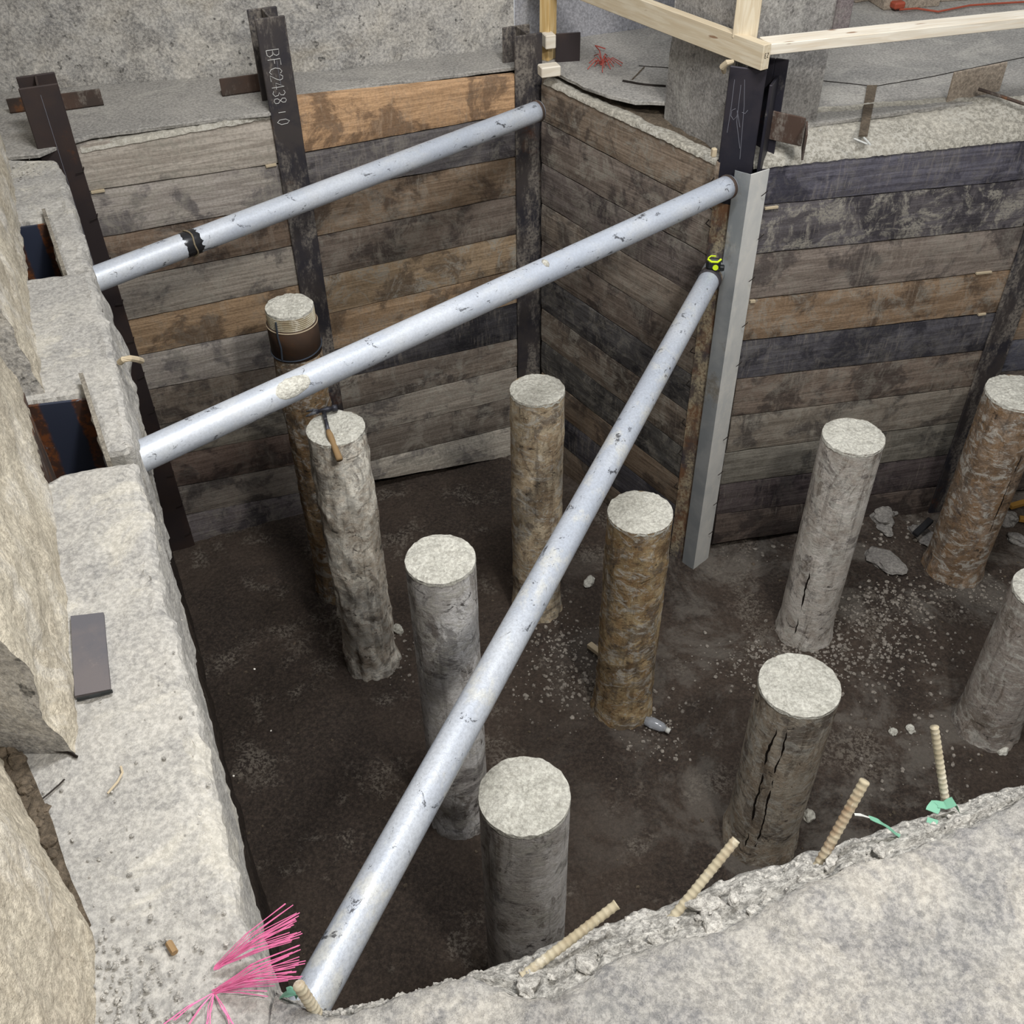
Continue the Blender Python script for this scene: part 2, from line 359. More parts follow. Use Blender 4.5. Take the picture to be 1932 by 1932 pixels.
# pit floor
def floor_z(x, y):
    z = Z0 + .012 * fb((x, y, 0), 3) + .007 * fb((x, y, 0), 14) + .004 * nz((x, y, 0), 40)
    z += .06 * math.exp(-((x - 2.0) ** 2 + (y - 3.45) ** 2) / .09) + .03 * math.exp(-((x - 1.2) ** 2 + (y - 2.9) ** 2) / .1)
    z += .05 * math.exp(-((x - 1.9) ** 2 + (y - 4.1) ** 2) / .05)
    return z
fo = grid('ground', lambda u, v: Vector((-2.4 + 5.9 * u, .2 + 5.1 * v, floor_z(-2.4 + 5.9 * u, .2 + 5.1 * v))), 420, 360, M['dirt'])
tag(fo, 'dark brown soil floor at the bottom of the excavation', 'soil floor', kind='structure')

A = Plane((-1.716, 4.08), (.171, 4.862)); B = Plane((.171, 4.80), (.842, 3.913)); Cc = Plane((1.06, 3.95), (2.33, 4.24))

# upper slab (floor level) behind the lagging, in one sheet with its soil margin
BW = [P(-300, 205, 0), P(0, 172, 0), P(480, 139, 0), P(640, 131, 0), P(971, 86, 0), P(1223, 51, 0), P(1300, 44, 0)]
strip = [P(-400, 345, 0), P(-60, 306, 0), P(14, 296, 0), P(72, 291, 0), P(112, 274, 0), P(171, 255, 0), P(300, 239, 0), P(420, 222, 0), P(505, 213, 0), P(585, 180, 0), P(700, 160, 0), P(840, 143, 0), P(972, 126, 0), P(1030, 128, 0)]
edgeB = [P(1056, 140, 0), P(1100, 163, 0), P(1150, 180, 0), P(1200, 191, 0), P(1256, 193, 0), P(1350, 215, 0), P(1440, 230, 0)]
edgeC = [Cc.pt(s_ / 10, 0, -.16 + .02 * math.sin(s_ * 1.7)) for s_ in range(1, 30, 3)]
s1 = slab('floor', [*strip, *edgeB, *edgeC, (5.5, 5.2), (5.5, 9), (.8, 9.0), (.8, 5.5), *reversed(BW)], 0, .014, M['floor'], jit=.006, step=.05, bev=.006)
tag(s1, 'grey dusty concrete slab around the top of the pit', 'floor slab', kind='structure')
tag(slab('floor', [(3.2, -1.2), (6, -1.2), (6, 5.4), (3.2, 4.75)], 0, .3, M['floor'], jit=.004, step=.08), 'dusty concrete slab right of the pit', 'floor slab', kind='structure')
# soil just below the slab behind the boards
def soil_top(u, v):
    L0 = [A.pt(-.6, 0, -.03), A.pt(2.04, 0, -.03), B.pt(1.12, 0, -.03) , Cc.pt(.0, 0, -.06), Cc.pt(2.6, 0, -.06)]
    L1 = [Vector((-2.4, 4.3, 0)), Vector((.3, 5.1, 0)), Vector((1.0, 4.6, 0)), Vector((1.3, 4.5, 0)), Vector((4.0, 4.9, 0))]
    n = len(L0) - 1; k = min(int(u * n), n - 1); t = u * n - k
    a = L0[k].lerp(L0[k + 1], t); b = L1[k].lerp(L1[k + 1], t); p = a.lerp(b, v)
    dip = -.045 * math.exp(-((u - .5) / .17) ** 2)
    return Vector((p.x, p.y, -.030 - .06 * min(1, max(0, (u - .68) * 12)) - .05 * max(0, 1 - v * 9) + dip * min(1, v * 3 + .35) + .008 * fb(p, 20)))
tag(grid('ground', soil_top, 200, 14, M['soil']), 'brown soil exposed between lagging boards and slab edge', 'soil', kind='structure')
# grey grit lying behind the boards
def grit_strip(name, a, b, w, z, plane, lab, o0=0.0):
    def fn(u, v):
        s = a + (b - a) * u; p = plane.pt(s, 0, .004 - (w * (1 + .35 * nz((s, 0, 0), 7)) * v))
        return Vector((p.x, p.y, z(u) + .006 * fb(p, 30) - (.02 if v == 0 else 0) - .012 * (v ** 4)))
    o = grid(name, fn, int((b - a) * 60), 12, M['gravel']); tag(o, lab, 'grit', kind='stuff'); return o

# back wall
BL = [P(-420, 214, 0), P(0, 172, 0), P(480, 139, 0), P(640, 131, 0), P(971, 86, 0)]
def wl(u, v):
    p = polyat(BL, u); z = -.02 + 3.2 * v; n = Vector((.3, -.95, 0)); return Vector((p.x, p.y, z)) + n * (.012 * fb((p.x, p.y, z), 2.2) + .004 * fb((p.x, p.y, z), 16))
tag(grid('wall_back', wl, 260, 160, M['wall']), 'old stained concrete wall behind the pit', 'wall', kind='structure')
BR = [P(971, 86, 0), P(1223, 51, 0), P(1330, 44, 0)]
M['wall_grey'] = concrete('smooth_blue_grey_wall', (140, 140, 144), (152, 151, 154), (120, 118, 118), (160, 158, 156), bump=.002, pits=.15, dk=(.62, .75))
def wl2(u, v):
    p = polyat(BR, u); z = -.02 + 3.2 * v; return Vector((p.x, p.y, z)) + Vector((.3, -.95, 0)) * (.004 * fb((p.x, p.y, z), 3))
tag(grid('wall_back', wl2, 60, 60, M['wall_grey']), 'smooth blue grey wall behind the left guardrail post', 'wall', kind='structure')
mb = MB()
for i in range(2): pass
# square concrete pier
pc = [Vector((.675, 4.388, 0)), Vector((.869, 3.99, 0)), Vector((1.265, 4.184, 0)), Vector((1.071, 4.582, 0))]
def pier_mesh():
    V = []; Fc = []; N = 24; H = 46; off = 0
    for s in range(4):
        a, b = pc[s], pc[(s + 1) % 4]; n = Vector(((b - a).y, -(b - a).x, 0)).normalized()
        for j in range(H + 1):
            for i in range(N + 1):
                p = a.lerp(b, i / N); z = -.12 + 3.0 * j / H; q = Vector((p.x, p.y, z))
                V.append(q - n * abs(.004 * fb(q, 9)) - n * (.006 if z > .27 + .03 * nz(q, 4) else 0))
        for j in range(H):
            for i in range(N):
                k = off + j * (N + 1) + i; Fc.append((k, k + 1, k + N + 2, k + N + 1))
        off = len(V)
    return V, Fc
V_, F_ = pier_mesh(); po = obj('concrete_pier', V_, F_, M['pier']); tag(po, 'square grey concrete pier rising from the slab behind the corner steel pile', 'column', kind='structure')
# brick block beside pier
mb = MB(); q = P(1572, 66, 0); mb.bbox(q, (.085, .03, 0), (-.05, .2, 0), (0, 0, .32), .012)
bo = mb.build('masonry_block', M['brick']); tag(bo, 'pinkish masonry stub standing against the right of the concrete pier', 'masonry')

# ------------------------------------------------------------------ left concrete ledge
TC = [(255, 868), (265, 901), (275, 938), (288, 988), (298, 1050), (308, 1097), (324, 1156), (348, 1252), (363, 1292), (391, 1424), (417, 1540), (440, 1640), (465, 1740), (500, 1835), (516, 1874)]
secC = [P(85, 896), P(200, 874), P(225, 871)] + [P(*p) for p in TC] + [P(519, 1932), P(519, 2200), P(-200, 2200), P(-300, 1700), P(-200, 1100)]
TB = [(174, 508), (190, 562), (208, 628), (224, 700), (235, 752), (247, 805), (252, 840)]
secB = [P(52, 523), P(117, 516)] + [P(*p) for p in TB] + [P(230, 846), P(196, 852), P(158, 742), P(50, 755), P(-150, 770), P(-200, 560)]
TA = [(14, 298), (60, 300), (108, 298), (125, 340), (140, 400), (160, 452), (172, 506)]
secA = [P(*p) for p in TA] + [P(117, 514), P(85, 414), P(17, 424), P(-150, 440), P(-200, 300)]
for pts, nm in ((secC, 'near length of the chipped concrete ledge along the left of the pit'), (secB, 'middle length of the chipped concrete ledge between the two steel pockets'), (secA, 'far length of the chipped concrete ledge beside the back steel pile')):
    o = slab('trim_ledge', pts, 0, .42, M['ledge'], jit=.009, step=.012, bev=.014, chip=.035, relief=.006, gs=.022); tag(o, nm, 'ledge', kind='structure')
# rough bulge of concrete under the ledge lip
def bulge(u, v):
    L = [P(*p) for p in TB]; p = polyat(L, u); n = Vector((.92, .37, 0)); z = -.03 - .26 * v
    fd = min(1, max(0, (1 - u) / .22)); k = fd * .035 * math.sin(min(1, v * 1.4) * PI * .5) * (1 + .8 * fb((p.x, p.y, z), 7)) - .02 * v
    return Vector((p.x, p.y, z)) + n * (k - .005 - .03 * (1 - fd))
tag(grid('wall_left', bulge, 90, 24, M['ledge']), 'rough concrete bulging under the middle ledge lip', 'wall', kind='structure')
# soil face below the ledge
def lw(u, v):
    L = [P(-40, 230), P(112, 298), P(255, 868), P(519, 1880), P(530, 1930)]; p = polyat(L, u); z = -.35 - 1.95 * v
    return Vector((p.x, p.y, z)) + Vector((-.93, -.37, 0)) * (.05 + .02 * fb((p.x, p.y, z), 4))
tag(grid('wall_left', lw, 120, 50, M['dirt']), 'dark soil face under the left ledge', 'wall', kind='structure')

# chiselled wall chunks rising from the ledge
def chunk(base, endv, h, name, lab, mat, matEnd=None, lean=.12, amp=.018):
    base = [Vector((p.x, p.y, 0)) for p in base]; n = Vector((-.92, -.38, 0))
    def fn(u, v):
        p = polyat(base, u); z = -.01 + h * v; q = Vector((p.x, p.y, z))
        return q + n * (lean * v + amp * fb(q, 5) * min(1, v * 8 + .4) + .006 * fb(q, 24))
    o = grid(name, fn, 140, 100, mat); tag(o, lab, 'wall', kind='structure')
    if endv is not None:
        e = base[-1]
        def fe(u, v):
            z = -.01 + h * v; a = fn(1, v); b = a + endv; q = a.lerp(b, u); return q + Vector((0, -1, 0)) * (.012 * fb(q, 7) * math.sin(PI * min(1, u * 1.0)))
        oe = grid(name, fe, 40, 60, matEnd or mat); tag(oe, lab + ', broken end', 'wall', kind='structure')
chunk([P(-120, 500), P(0, 676), P(50, 772), P(83, 895), P(96, 938), P(122, 1120), P(142, 1280), P(147, 1420)], Vector((-.45, .02, 0)), 1.3, 'wall_left', 'tan chiselled concrete wall chunk above the near ledge', M['wall_rough'], M['wall'])
chunk([P(-60, 130), P(0, 257), P(17, 305), P(26, 355), P(38, 430), P(50, 517), P(66, 640), P(78, 743)], Vector((-.3, -.1, 0)), 1.3, 'wall_left', 'pale chiselled wall chunk beside the middle ledge', M['wall_rough'], M['wall'])
chunk([P(-40, 1385), P(0, 1430), P(25, 1468), P(40, 1500), P(62, 1545), P(85, 1590), P(110, 1640), P(140, 1692), P(165, 1738), P(180, 1765), P(181, 1932), P(181, 2100)], None, 1.0, 'wall_left', 'smooth tan broken concrete wall in the lower left corner', M['wall_rough'], amp=.008)
# dirt cavity between the chunks
def cav(u, v):
    a = polyat([P(-40, 1372), P(28, 1385), P(66, 1470), P(105, 1560), P(128, 1640), P(176, 1752)], u); b = polyat([P(-60, 1400), P(-10, 1450), P(30, 1520), P(50, 1580), P(100, 1680), P(168, 1765)], u)
    p = a.lerp(b, v); return Vector((p.x, p.y, .004 + .012 * fb(p, 30) * 1.0 + .008))
tag(grid('ground', cav, 60, 12, M['soil']), 'brown crumbling soil in the gap between the left wall chunks', 'soil', kind='structure')
mb = MB()
for i in range(16):
    t = random.random(); p = polyat([P(0, 1395), P(45, 1450), P(60, 1500), P(95, 1580), P(120, 1640)], t); mb.rock(p + Vector((random.uniform(-.02, .01), random.uniform(-.02, .02), .015)), random.uniform(.008, .02), (1, .8, .6), i, 2)
tag(mb.build('rubble', M['soil']), 'crumbs of brown earth in the wall gap at lower left', 'rubble', kind='stuff')

# ------------------------------------------------------------------ near slab with its broken edge
T = [(519, 1874), (560, 1895), (610, 1912), (660, 1911), (720, 1893), (800, 1862), (888, 1835), (931, 1855), (988, 1881), (1040, 1888), (1110, 1843), (1176, 1802), (1240, 1785), (1292, 1768), (1325, 1769), (1370, 1748), (1408, 1729), (1434, 1716), (1504, 1676), (1560, 1652), (1623, 1626), (1699, 1610), (1762, 1583), (1800, 1566), (1850, 1545), (1932, 1504), (2050, 1450), (2600, 1230)]
Q = [(519, 1866), (560, 1890), (610, 1909), (660, 1907), (720, 1889), (806, 1868), (888, 1835), (935, 1825), (974, 1812), (1007, 1799), (1064, 1769), (1130, 1752), (1157, 1736), (1230, 1714), (1292, 1694), (1312, 1683), (1391, 1650), (1451, 1636), (1524, 1611), (1580, 1593), (1650, 1567), (1689, 1557), (1756, 1534), (1822, 1507), (1932, 1477), (2050, 1436), (2600, 1216)]
def pxline(L, x):
    for i in range(len(L) - 1):
        if L[i][0] <= x <= L[i + 1][0]:
            t = (x - L[i][0]) / (L[i + 1][0] - L[i][0]); return L[i][1] + t * (L[i + 1][1] - L[i][1])
    return L[-1][1]
NX = 420; xs = [519 + (2600 - 519) * (i / NX) ** 1.0 for i in range(NX + 1)]
def slab_h(p, w): return w * (.012 * fb(p, 3.2) + .006 * fb(p, 9)) + .0015 * nz(p, 50)
def fs(u, v):
    x = xs[round(u * NX)]; e = P(x, pxline(T, x), 0); e = e + Vector((0, .006 * nz(e, 40), 0)); y = e.y - (e.y + .9) * v ** 1.3
    w = min(1, max(0, (x - 560) / 300)); xx = e.x + (x - 519) / 2081 * v * .9
    p = Vector((xx, y, 0)); return Vector((xx, y, .004 + slab_h(p, w) - .012 * max(0, 1 - v * 24) ** 2))
tag(grid('floor', fs, NX, 110, M['slab']), 'worn pale concrete slab in the near foreground', 'floor slab', kind='structure')
def fbk(u, v):
    x = xs[round(u * NX)]; a = fs(u, 0); b = P(x, pxline(Q, x), -.10); b = b + Vector((0, .008 * fb(b, 22), 0))
    if b.y < a.y + .01: b = Vector((b.x, a.y + .01, b.z))
    if v <= .62:
        t = v / .62; wid = (b - a).length; p = a.lerp(b, t); amp = min(.011, wid * .08)
        z = a.z * (1 - t) + b.z * t + (-.018 if 0 < t < .35 else 0) * min(1, wid / .12)
        return Vector((p.x, p.y, z + amp * fb(p, 24) * math.sin(PI * t) + amp * .5 * nz(p, 70)))
    t = (v - .62) / .38; return Vector((b.x, b.y - .05 * t, -.10 - .34 * t)) + Vector((0, .008 * nz((b.x, t, 0), 12), 0))
tag(grid('floor', fbk, NX, 34, M['aggregate']), 'broken edge of the near slab with exposed aggregate', 'broken slab edge', kind='structure')
def fwall(u, v):
    x = xs[round(u * 60) * 7]; b = P(x, pxline(Q, x), -.10); q = Vector((b.x, b.y - .06, -.40 - 1.9 * v)); return q + Vector((0, .03 * fb(q, 4), 0))
tag(grid('wall_front', fwall, 60, 30, M['dirt']), 'dark soil face beneath the near slab', 'wall', kind='structure')
tag(grid('wall_right', lambda u, v: Vector((3.25 + .03 * fb((u * 4, v * 3, 0), 3), .6 + 4.1 * u, .0 - 2.3 * v)), 60, 30, M['dirt']), 'dark soil face closing the right side of the pit', 'wall', kind='structure')
# loose chunks on the slab break
mb = MB()
random.seed(3)
chunks = [(1435, 1722, .03), (1345, 1745, .035), (1315, 1700, .03), (1385, 1690, .022), (1345, 1700, .028), (1330, 1722, .02), (1760, 1600, .02), (1660, 1602, .018), (1600, 1632, .02), (990, 1862, .025), (1005, 1848, .022), (1110, 1820, .03), (1570, 1620, .018), (1240, 1770, .022)]
for i, (x, y, r) in enumerate(chunks):
    o = MB(); p = P(x, y, -.03); o.rock(p + Vector((0, 0, -.008)), r * .55, (1.3, .8, .5), i + 20, 3); ob = o.build('concrete_chunk', M['broken'], smooth=False)
    where = ['under the crack right of the second rebar', 'flat and largest under the foot of the second rebar', 'pale, just below the second rebar foot', 'small, right of the second rebar foot', 'rounded, touching the second rebar foot', 'small, beneath the rounded chunk by the second rebar', 'beside the green plastic scrap', 'between the tilted rebar and the green scrap', 'right of the tilted rebar', 'lowest, on the lip of the near slab', 'on the lip left of the leftmost rebar on the break', 'below the rusty leftmost rebar', 'right at the tilted rebar foot', 'in the crack between the first and second rebars'][i]
    tag(ob, 'grey broken concrete chunk ' + where, 'rubble', 'concrete chunks on the broken slab edge')

# ------------------------------------------------------------------ soldier piles
def hpile(name, plane, s0, s1, zt, zb, depth, off, mat, label, webline=True):
    w = s1 - s0; t = .012; mid = (s0 + s1) / 2; mbb = MB(); d = plane.d; n = plane.n
    o = plane.pt(s0, zb, off); h = zt - zb
    mbb.bbox(o - n * t, d * w, n * t, (0, 0, h), .003)
    mbb.bbox(o - n * depth, d * w, n * t, (0, 0, h), .003)
    mbb.box(plane.pt(mid - .004, zb, off) - n * (depth - t), d * .008, n * (depth - 2 * t), (0, 0, h))
    ob = mbb.build(name, mat); tag(ob, label, 'steel pile', 'steel H piles around the pit'); return ob
def span(plane, l, r, off): return plane.hit(*l, off)[0], plane.hit(*r, off)[0]
a0, a1 = span(A, (74.5, 293), (149, 293), .016)
p1 = hpile('soldier_pile', A, a0, a1, Zat(75, 163, *A.pt((a0 + a1) / 2, 0, .02)[:2]), Z0 - .1, .15, .016, M['pile_brown'], 'brown-black steel H pile at the left end of the back lagging wall')
b0, b1 = span(A, (521, 281), (575, 281), .016)
p2 = hpile('soldier_pile', A, b0, b1, Zat(505, 34, *A.pt((b0 + b1) / 2, 0, .02)[:2]), Z0 - .1, .15, .016, M['pile_dusty'], 'tall black steel H pile with chalk numbers down its face')
c0, c1 = span(A, (974, 300), (1022, 300), .016)
p3 = hpile('soldier_pile', A, c0, c1, Zat(998, 66, *A.pt((c0 + c1) / 2, 0, .02)[:2]), Z0 - .1, .15, .016, M['pile_dusty'], 'dusty black steel H pile in the far inside corner below the pine post')
K = Plane((.842, 3.925), (.842 + .88, 3.925 - .40))
k0, k1 = K.hit(1353, 320)[0], K.hit(1419, 320)[0]
p4 = hpile('soldier_pile', K, k0, k1, .30, Z0 - .1, .15, .0, M['pile'], 'black steel H pile under the guardrail corner with the silver angle fixed to it')
d0, d1 = span(Cc, (1862, 648), (1909, 648), .016)
p5 = hpile('soldier_pile', Cc, d0, d1, .2, Z0 - .1, .15, .016, M['pile_dusty'], 'grey steel H pile at the right edge behind the rightmost rusty column')
# rust coloured face plate below the strut on the corner pile
mb = MB(); zt = Zat(1345, 385, *K.pt(k0 + .05, 0, .012)[:2]); mb.box(K.pt(k0 + .002, Z0 - .05, .002), K.d * (k1 - k0) * .98, K.n * .006, (0, 0, zt - Z0 + .05))
fp = mb.build('face_plate', M['pile_rust'], p4); fp['label'] = 'tan and rust stained steel face with pale mortar smears'
# chalk scratches
def stroke_mesh(mbx, strokes, place, r=.0016):
    for st in strokes: mbx.tube([place(*q) for q in st], r, 5)
GL = {'B': [[(0, 0), (0, 1), (.5, .95), (.6, .75), (.45, .55), (0, .5), (.5, .45), (.65, .2), (.5, .03), (0, 0)]],
      'F': [[(0, 0), (0, 1), (.6, 1)], [(0, .52), (.42, .52)]],
      'C': [[(.6, .85), (.4, 1), (.12, .85), (0, .5), (.12, .15), (.4, 0), (.6, .15)]],
      '2': [[(.02, .8), (.2, 1), (.48, .95), (.58, .72), (.4, .42), (0, 0), (.62, .02)]],
      '4': [[(.45, 0), (.45, 1), (0, .35), (.65, .35)]],
      '3': [[(.05, .9), (.3, 1), (.55, .85), (.5, .62), (.22, .52), (.52, .42), (.58, .15), (.3, 0), (.02, .1)]],
      '8': [[(.3, .52), (.08, .7), (.12, .93), (.32, 1), (.52, .9), (.5, .68), (.3, .52), (.06, .3), (.08, .08), (.3, 0), (.55, .1), (.56, .32), (.3, .52)]],
      '1': [[(.3, 0), (.3, 1)]], '0': [[(.3, 0), (.06, .2), (.04, .7), (.28, 1), (.52, .8), (.56, .3), (.3, 0)]]}
mb = MB(); uc = A.hit(520, 150, .017)[0] ; seq = [('B', 100), ('F', 118), ('C', 134), ('2', 147), ('4', 162), ('3', 176), ('8', 190), ('1', 212), ('0', 230)]
for ch, py in seq:
    pxc = 512 + (py - 95) * .155 + 2
    u, z = A.hit(pxc, py, .018); hgt = .052; wd = .034
    if ch in '1': hgt = .03
    # letters are turned a quarter: their top points to the left edge, reading downwards
    mb = MB(); stroke_mesh(mb, GL[ch], lambda gx, gy: A.pt(u + (gy - .5) * hgt, z + (.3 - gx) * wd * 1.15, .0175)); ck = mb.build('chalk_character', M['chalk'], p2); ck['label'] = 'white hand-written chalk character ' + ch
mb = MB()
for l in ([(1386, 150), (1380, 200), (1372, 250)], [(1398, 160), (1390, 230), (1396, 280)], [(1405, 150), (1404, 200), (1396, 300)], [(1388, 205), (1381, 208), (1379, 218), (1384, 226), (1390, 220), (1391, 208), (1396, 240)], [(1400, 212), (1406, 214), (1411, 208)]):
    pts = []; mb = MB()
    for q in l: u, z = K.hit(*q); pts.append(K.pt(u, z, .001))
    mb.tube(pts, .0011, 5); mb.build('chalk_scratch', M['chalk_faint'], p4)
# central seam lines on the front flanges
for pp, pl, u0, u1, off, z1 in ((p1, A, a0, a1, .0165, -.6), (p2, A, b0, b1, .0165, .1)):
    mb = MB(); mb.tube([pl.pt((u0 + u1) / 2, .2, off), pl.pt((u0 + u1) / 2 + .002, z1, off)], .0012, 5); mb.build('weld_line', M['chalk_faint'], pp)
def backing(plane, s0, s1, lab):
    tag(grid('wall_soil', lambda u, v: plane.pt(s0 + (s1 - s0) * u, -.12 - 2.2 * v, -.175 - .01 * nz((u * 9, v * 9, 0), 1)), 30, 20, M['dirt']), lab, 'soil', kind='structure')
backing(A, -.8, 2.22, 'dark soil behind the back lagging wall'); backing(B, -.05, .98, 'dark soil behind the slanting lagging wall'); backing(Cc, .06, 2.15, 'dark soil behind the right-hand lagging wall')
# small steel lugs against the piles
def lug(px, py, w, h, mat, lab, rz=.35):
    p = P(px, py, 0); m_ = MB(); d = Vector((math.cos(rz), math.sin(rz), 0)); n = Vector((-d.y, d.x, 0))
    m_.bbox(p, d * w, n * .008, (0, 0, h), .002); m_.bbox(p, d * w, n * .06, (0, 0, .008), .002)
    o = m_.build('steel_bracket', mat); tag(o, lab, 'bracket', 'rusty steel brackets on the slab beside the piles'); return o
M['flange_dust'] = concrete('dusty_flange', (128, 122, 112), (150, 143, 130), (92, 84, 76), sc=4)
lug(118, 210, .17, .07, M['rusty'], 'short rusty steel bracket right of the leftmost pile head')
lug(20, 215, .10, .06, M['rusty'], 'short dusty steel bracket left of the leftmost pile head')
lug(420, 183, .20, .075, M['rusty'], 'rusty steel bracket left of the chalk-marked pile head')
# embedded piles seen in the ledge pockets
def pocket(cnr, lab, lift):
    (lx, ly), (rx, ry), (bx, by) = cnr; a = P(lx, ly); b = P(rx, ry); c = P(bx, by)
    root = empty('steel_pile', (a + b) / 2); o = (a + b) / 2; dn = (c - b).normalized(); ac = (b - a); m_ = MB()
    e1 = Vector((0, 0, -1.2))
    m_.box(a - o + dn * .018 + Vector((0, 0, -.004)), ac, dn * .01, e1); t_ = NT('blue_black_web', .5, .1, .5); co_ = t_.map()
    dp = t_.n('ShaderNodeVectorMath'); dp.operation = 'DOT_PRODUCT'; t_.l(co_, dp.inputs[0]); dp.inputs[1].default_value = ac / ac.length_squared
    x_ = t_.mul(t_.mul(dp.outputs['Value'], t_.mul(t_.noise(co_, 14, 5, .7), .22), 'ADD'), .0, 'ADD')
    sd_ = t_.mul(t_.ramp(x_, -.12, -.2), t_.ramp(x_, .38, .44), 'MAXIMUM'); rs_ = t_.mix(t_.ramp(t_.noise(co_, 30, 6, .7), .45, .6), lin((66, 46, 38)), lin((112, 66, 36)))
    cc_ = t_.mix(sd_, lin((44, 50, 66)), rs_); cc_ = t_.mix(t_.mul(t_.ramp(t_.noise(co_, 22, 6, .7), .62, .66), .6), cc_, lin((120, 124, 132))); t_.col(cc_); m_.build('web', t_.m, root)
    m_ = MB(); st = b - dn * .05 - o
    L = (c - b).length + .05
    V = [st, st + dn * L, st + dn * L + ac.normalized() * .012, st + ac.normalized() * .012]
    top = [v + Vector((0, 0, lift if i in (0, 3) else .006)) for i, v in enumerate(V)]; bot = [v + Vector((0, 0, -1.2)) for v in V]
    m_.add(top + bot, [(0, 1, 2, 3), (4, 7, 6, 5), (0, 4, 5, 1), (1, 5, 6, 2), (2, 6, 7, 3), (3, 7, 4, 0)]); f_ = m_.build('flange', M['flange_dust'], root); f_['label'] = 'rusty flange with a dusty grey top edge'
    m_ = MB(); st = a - dn * .05 - o
    V = [st, st + dn * L, st + dn * L - ac.normalized() * .012, st - ac.normalized() * .012]
    top = [v + Vector((0, 0, .012)) for v in V]; bot = [v + Vector((0, 0, -1.2)) for v in V]
    m_.add(top + bot, [(0, 1, 2, 3), (4, 7, 6, 5), (0, 4, 5, 1), (1, 5, 6, 2), (2, 6, 7, 3), (3, 7, 4, 0)]); m_.build('flange', M['rusty'], root)
    tag(root, lab, 'steel pile', 'steel piles cast into the left ledge')
pocket([(50, 755), (160, 742), (201, 874)], 'rusty blue-black steel pile in the nearer pocket of the left ledge', .035)
pocket([(17, 424), (85, 415), (118, 514)], 'dark steel pile in the farther pocket of the left ledge', .02)
# flush steel plate
mb = MB(); pl_ = [P(135, 1167, 0), P(197, 1160, 0), P(210, 1305, 0), P(143, 1318, 0)]
mb.add([p + Vector((0, 0, .008)) for p in pl_] + [p + Vector((0, 0, -.02)) for p in pl_], [(3, 2, 1, 0), (0, 1, 5, 4), (1, 2, 6, 5), (2, 3, 7, 6), (3, 0, 4, 7)])
M['plate'] = steel('grey_plate', (92, 90, 94), (104, 98, 98), (140, 128, 122), (.55, .7), .8, .2, (110, 88, 82), (.55, .7))
tag(mb.build('steel_plate', M['plate']), 'dark grey steel plate lying flush in the near ledge', 'plate')
mb = MB(); mb.tube([P(146, 1320, .004), P(170, 1315, .006), P(190, 1310, .004), P(212, 1304, .006)], .004, 6); tag(mb.build('crack_filler', M['black_plastic']), 'black gap line along the near end of the flush plate', 'seam')

# silver galvanised angle
az = lambda px, py, Y: atY(px, py, Y)
l_ = az(1387, 322, 3.87); ap = az(1417, 330, 3.82); r_ = az(1452, 319, 3.90); zt = ap.z; V = []
inner = [Vector((l_.x, l_.y, 0)), Vector((ap.x, ap.y, 0)), Vector((r_.x, r_.y, 0))]
bk = [v + Vector((.0, .006, 0)) for v in inner]
prof = inner + bk[::-1]
V = [v + Vector((0, 0, zz)) for v, zz in zip(prof, [l_.z, zt, r_.z, r_.z, zt, l_.z])] + [v + Vector((0, 0, Z0 - .02)) for v in prof]
Fc = [(0, 1, 4, 5), (1, 2, 3, 4)] + [(i, i + 6, (i + 1) % 6 + 6, (i + 1) % 6) for i in range(6)]
ang = empty('steel_angle', (ap.x, ap.y, Z0)); AO = Vector(ang.location)
M['galv_pale'] = steel('pale_galvanised_steel', (196, 196, 192), (210, 208, 202), (218, 214, 204), (.44, .58), .7, .1, (150, 140, 124), (.6, .7), dm=.6)  # right leg of the angle, paler than the left
M['galv'] = steel('dull_galvanised_steel', (136, 140, 142), (154, 156, 156), (176, 172, 162), (.52, .64), .5, .25, (118, 112, 100), (.52, .62), dm=.5)
for (q0, q1, mt, lb) in ((l_, ap, M['galv'], 'dull blue-grey leg'), (ap, r_, M['galv_pale'], 'pale leg')):
    u0, u1 = Vector((q0.x, q0.y, 0)), Vector((q1.x, q1.y, 0)); m_ = MB(); b_ = Vector((0, .006, 0))
    pr = [u0, u1, u1 + b_, u0 + b_]; zz_ = [q0.z, q1.z, q1.z, q0.z]
    m_.add([v + Vector((0, 0, a_)) - AO for v, a_ in zip(pr, zz_)] + [v + Vector((0, 0, Z0 - .02)) - AO for v in pr], [(0, 1, 2, 3), (4, 7, 6, 5), (0, 4, 5, 1), (1, 5, 6, 2), (2, 6, 7, 3), (3, 7, 4, 0)])
    lg = m_.build('leg', mt, ang); lg['label'] = lb
for py, xx in ((365, 1443), (447, 1436), (527, 1419), (613, 1406), (687, 1395), (827, 1370), (893, 1360), (950, 1351), (1005, 1342)):
    q = atY(xx, py, 3.878); m_ = MB(); m_.tube([q + Vector((-.013, -.004, -.009)) - AO, q - AO, q + Vector((.012, .010, .006)) - AO], .0018, 6); nl = m_.build('nail', M['nail'], ang)
tag(ang, 'tall silver galvanised steel angle standing down the front of the corner pile', 'steel angle')

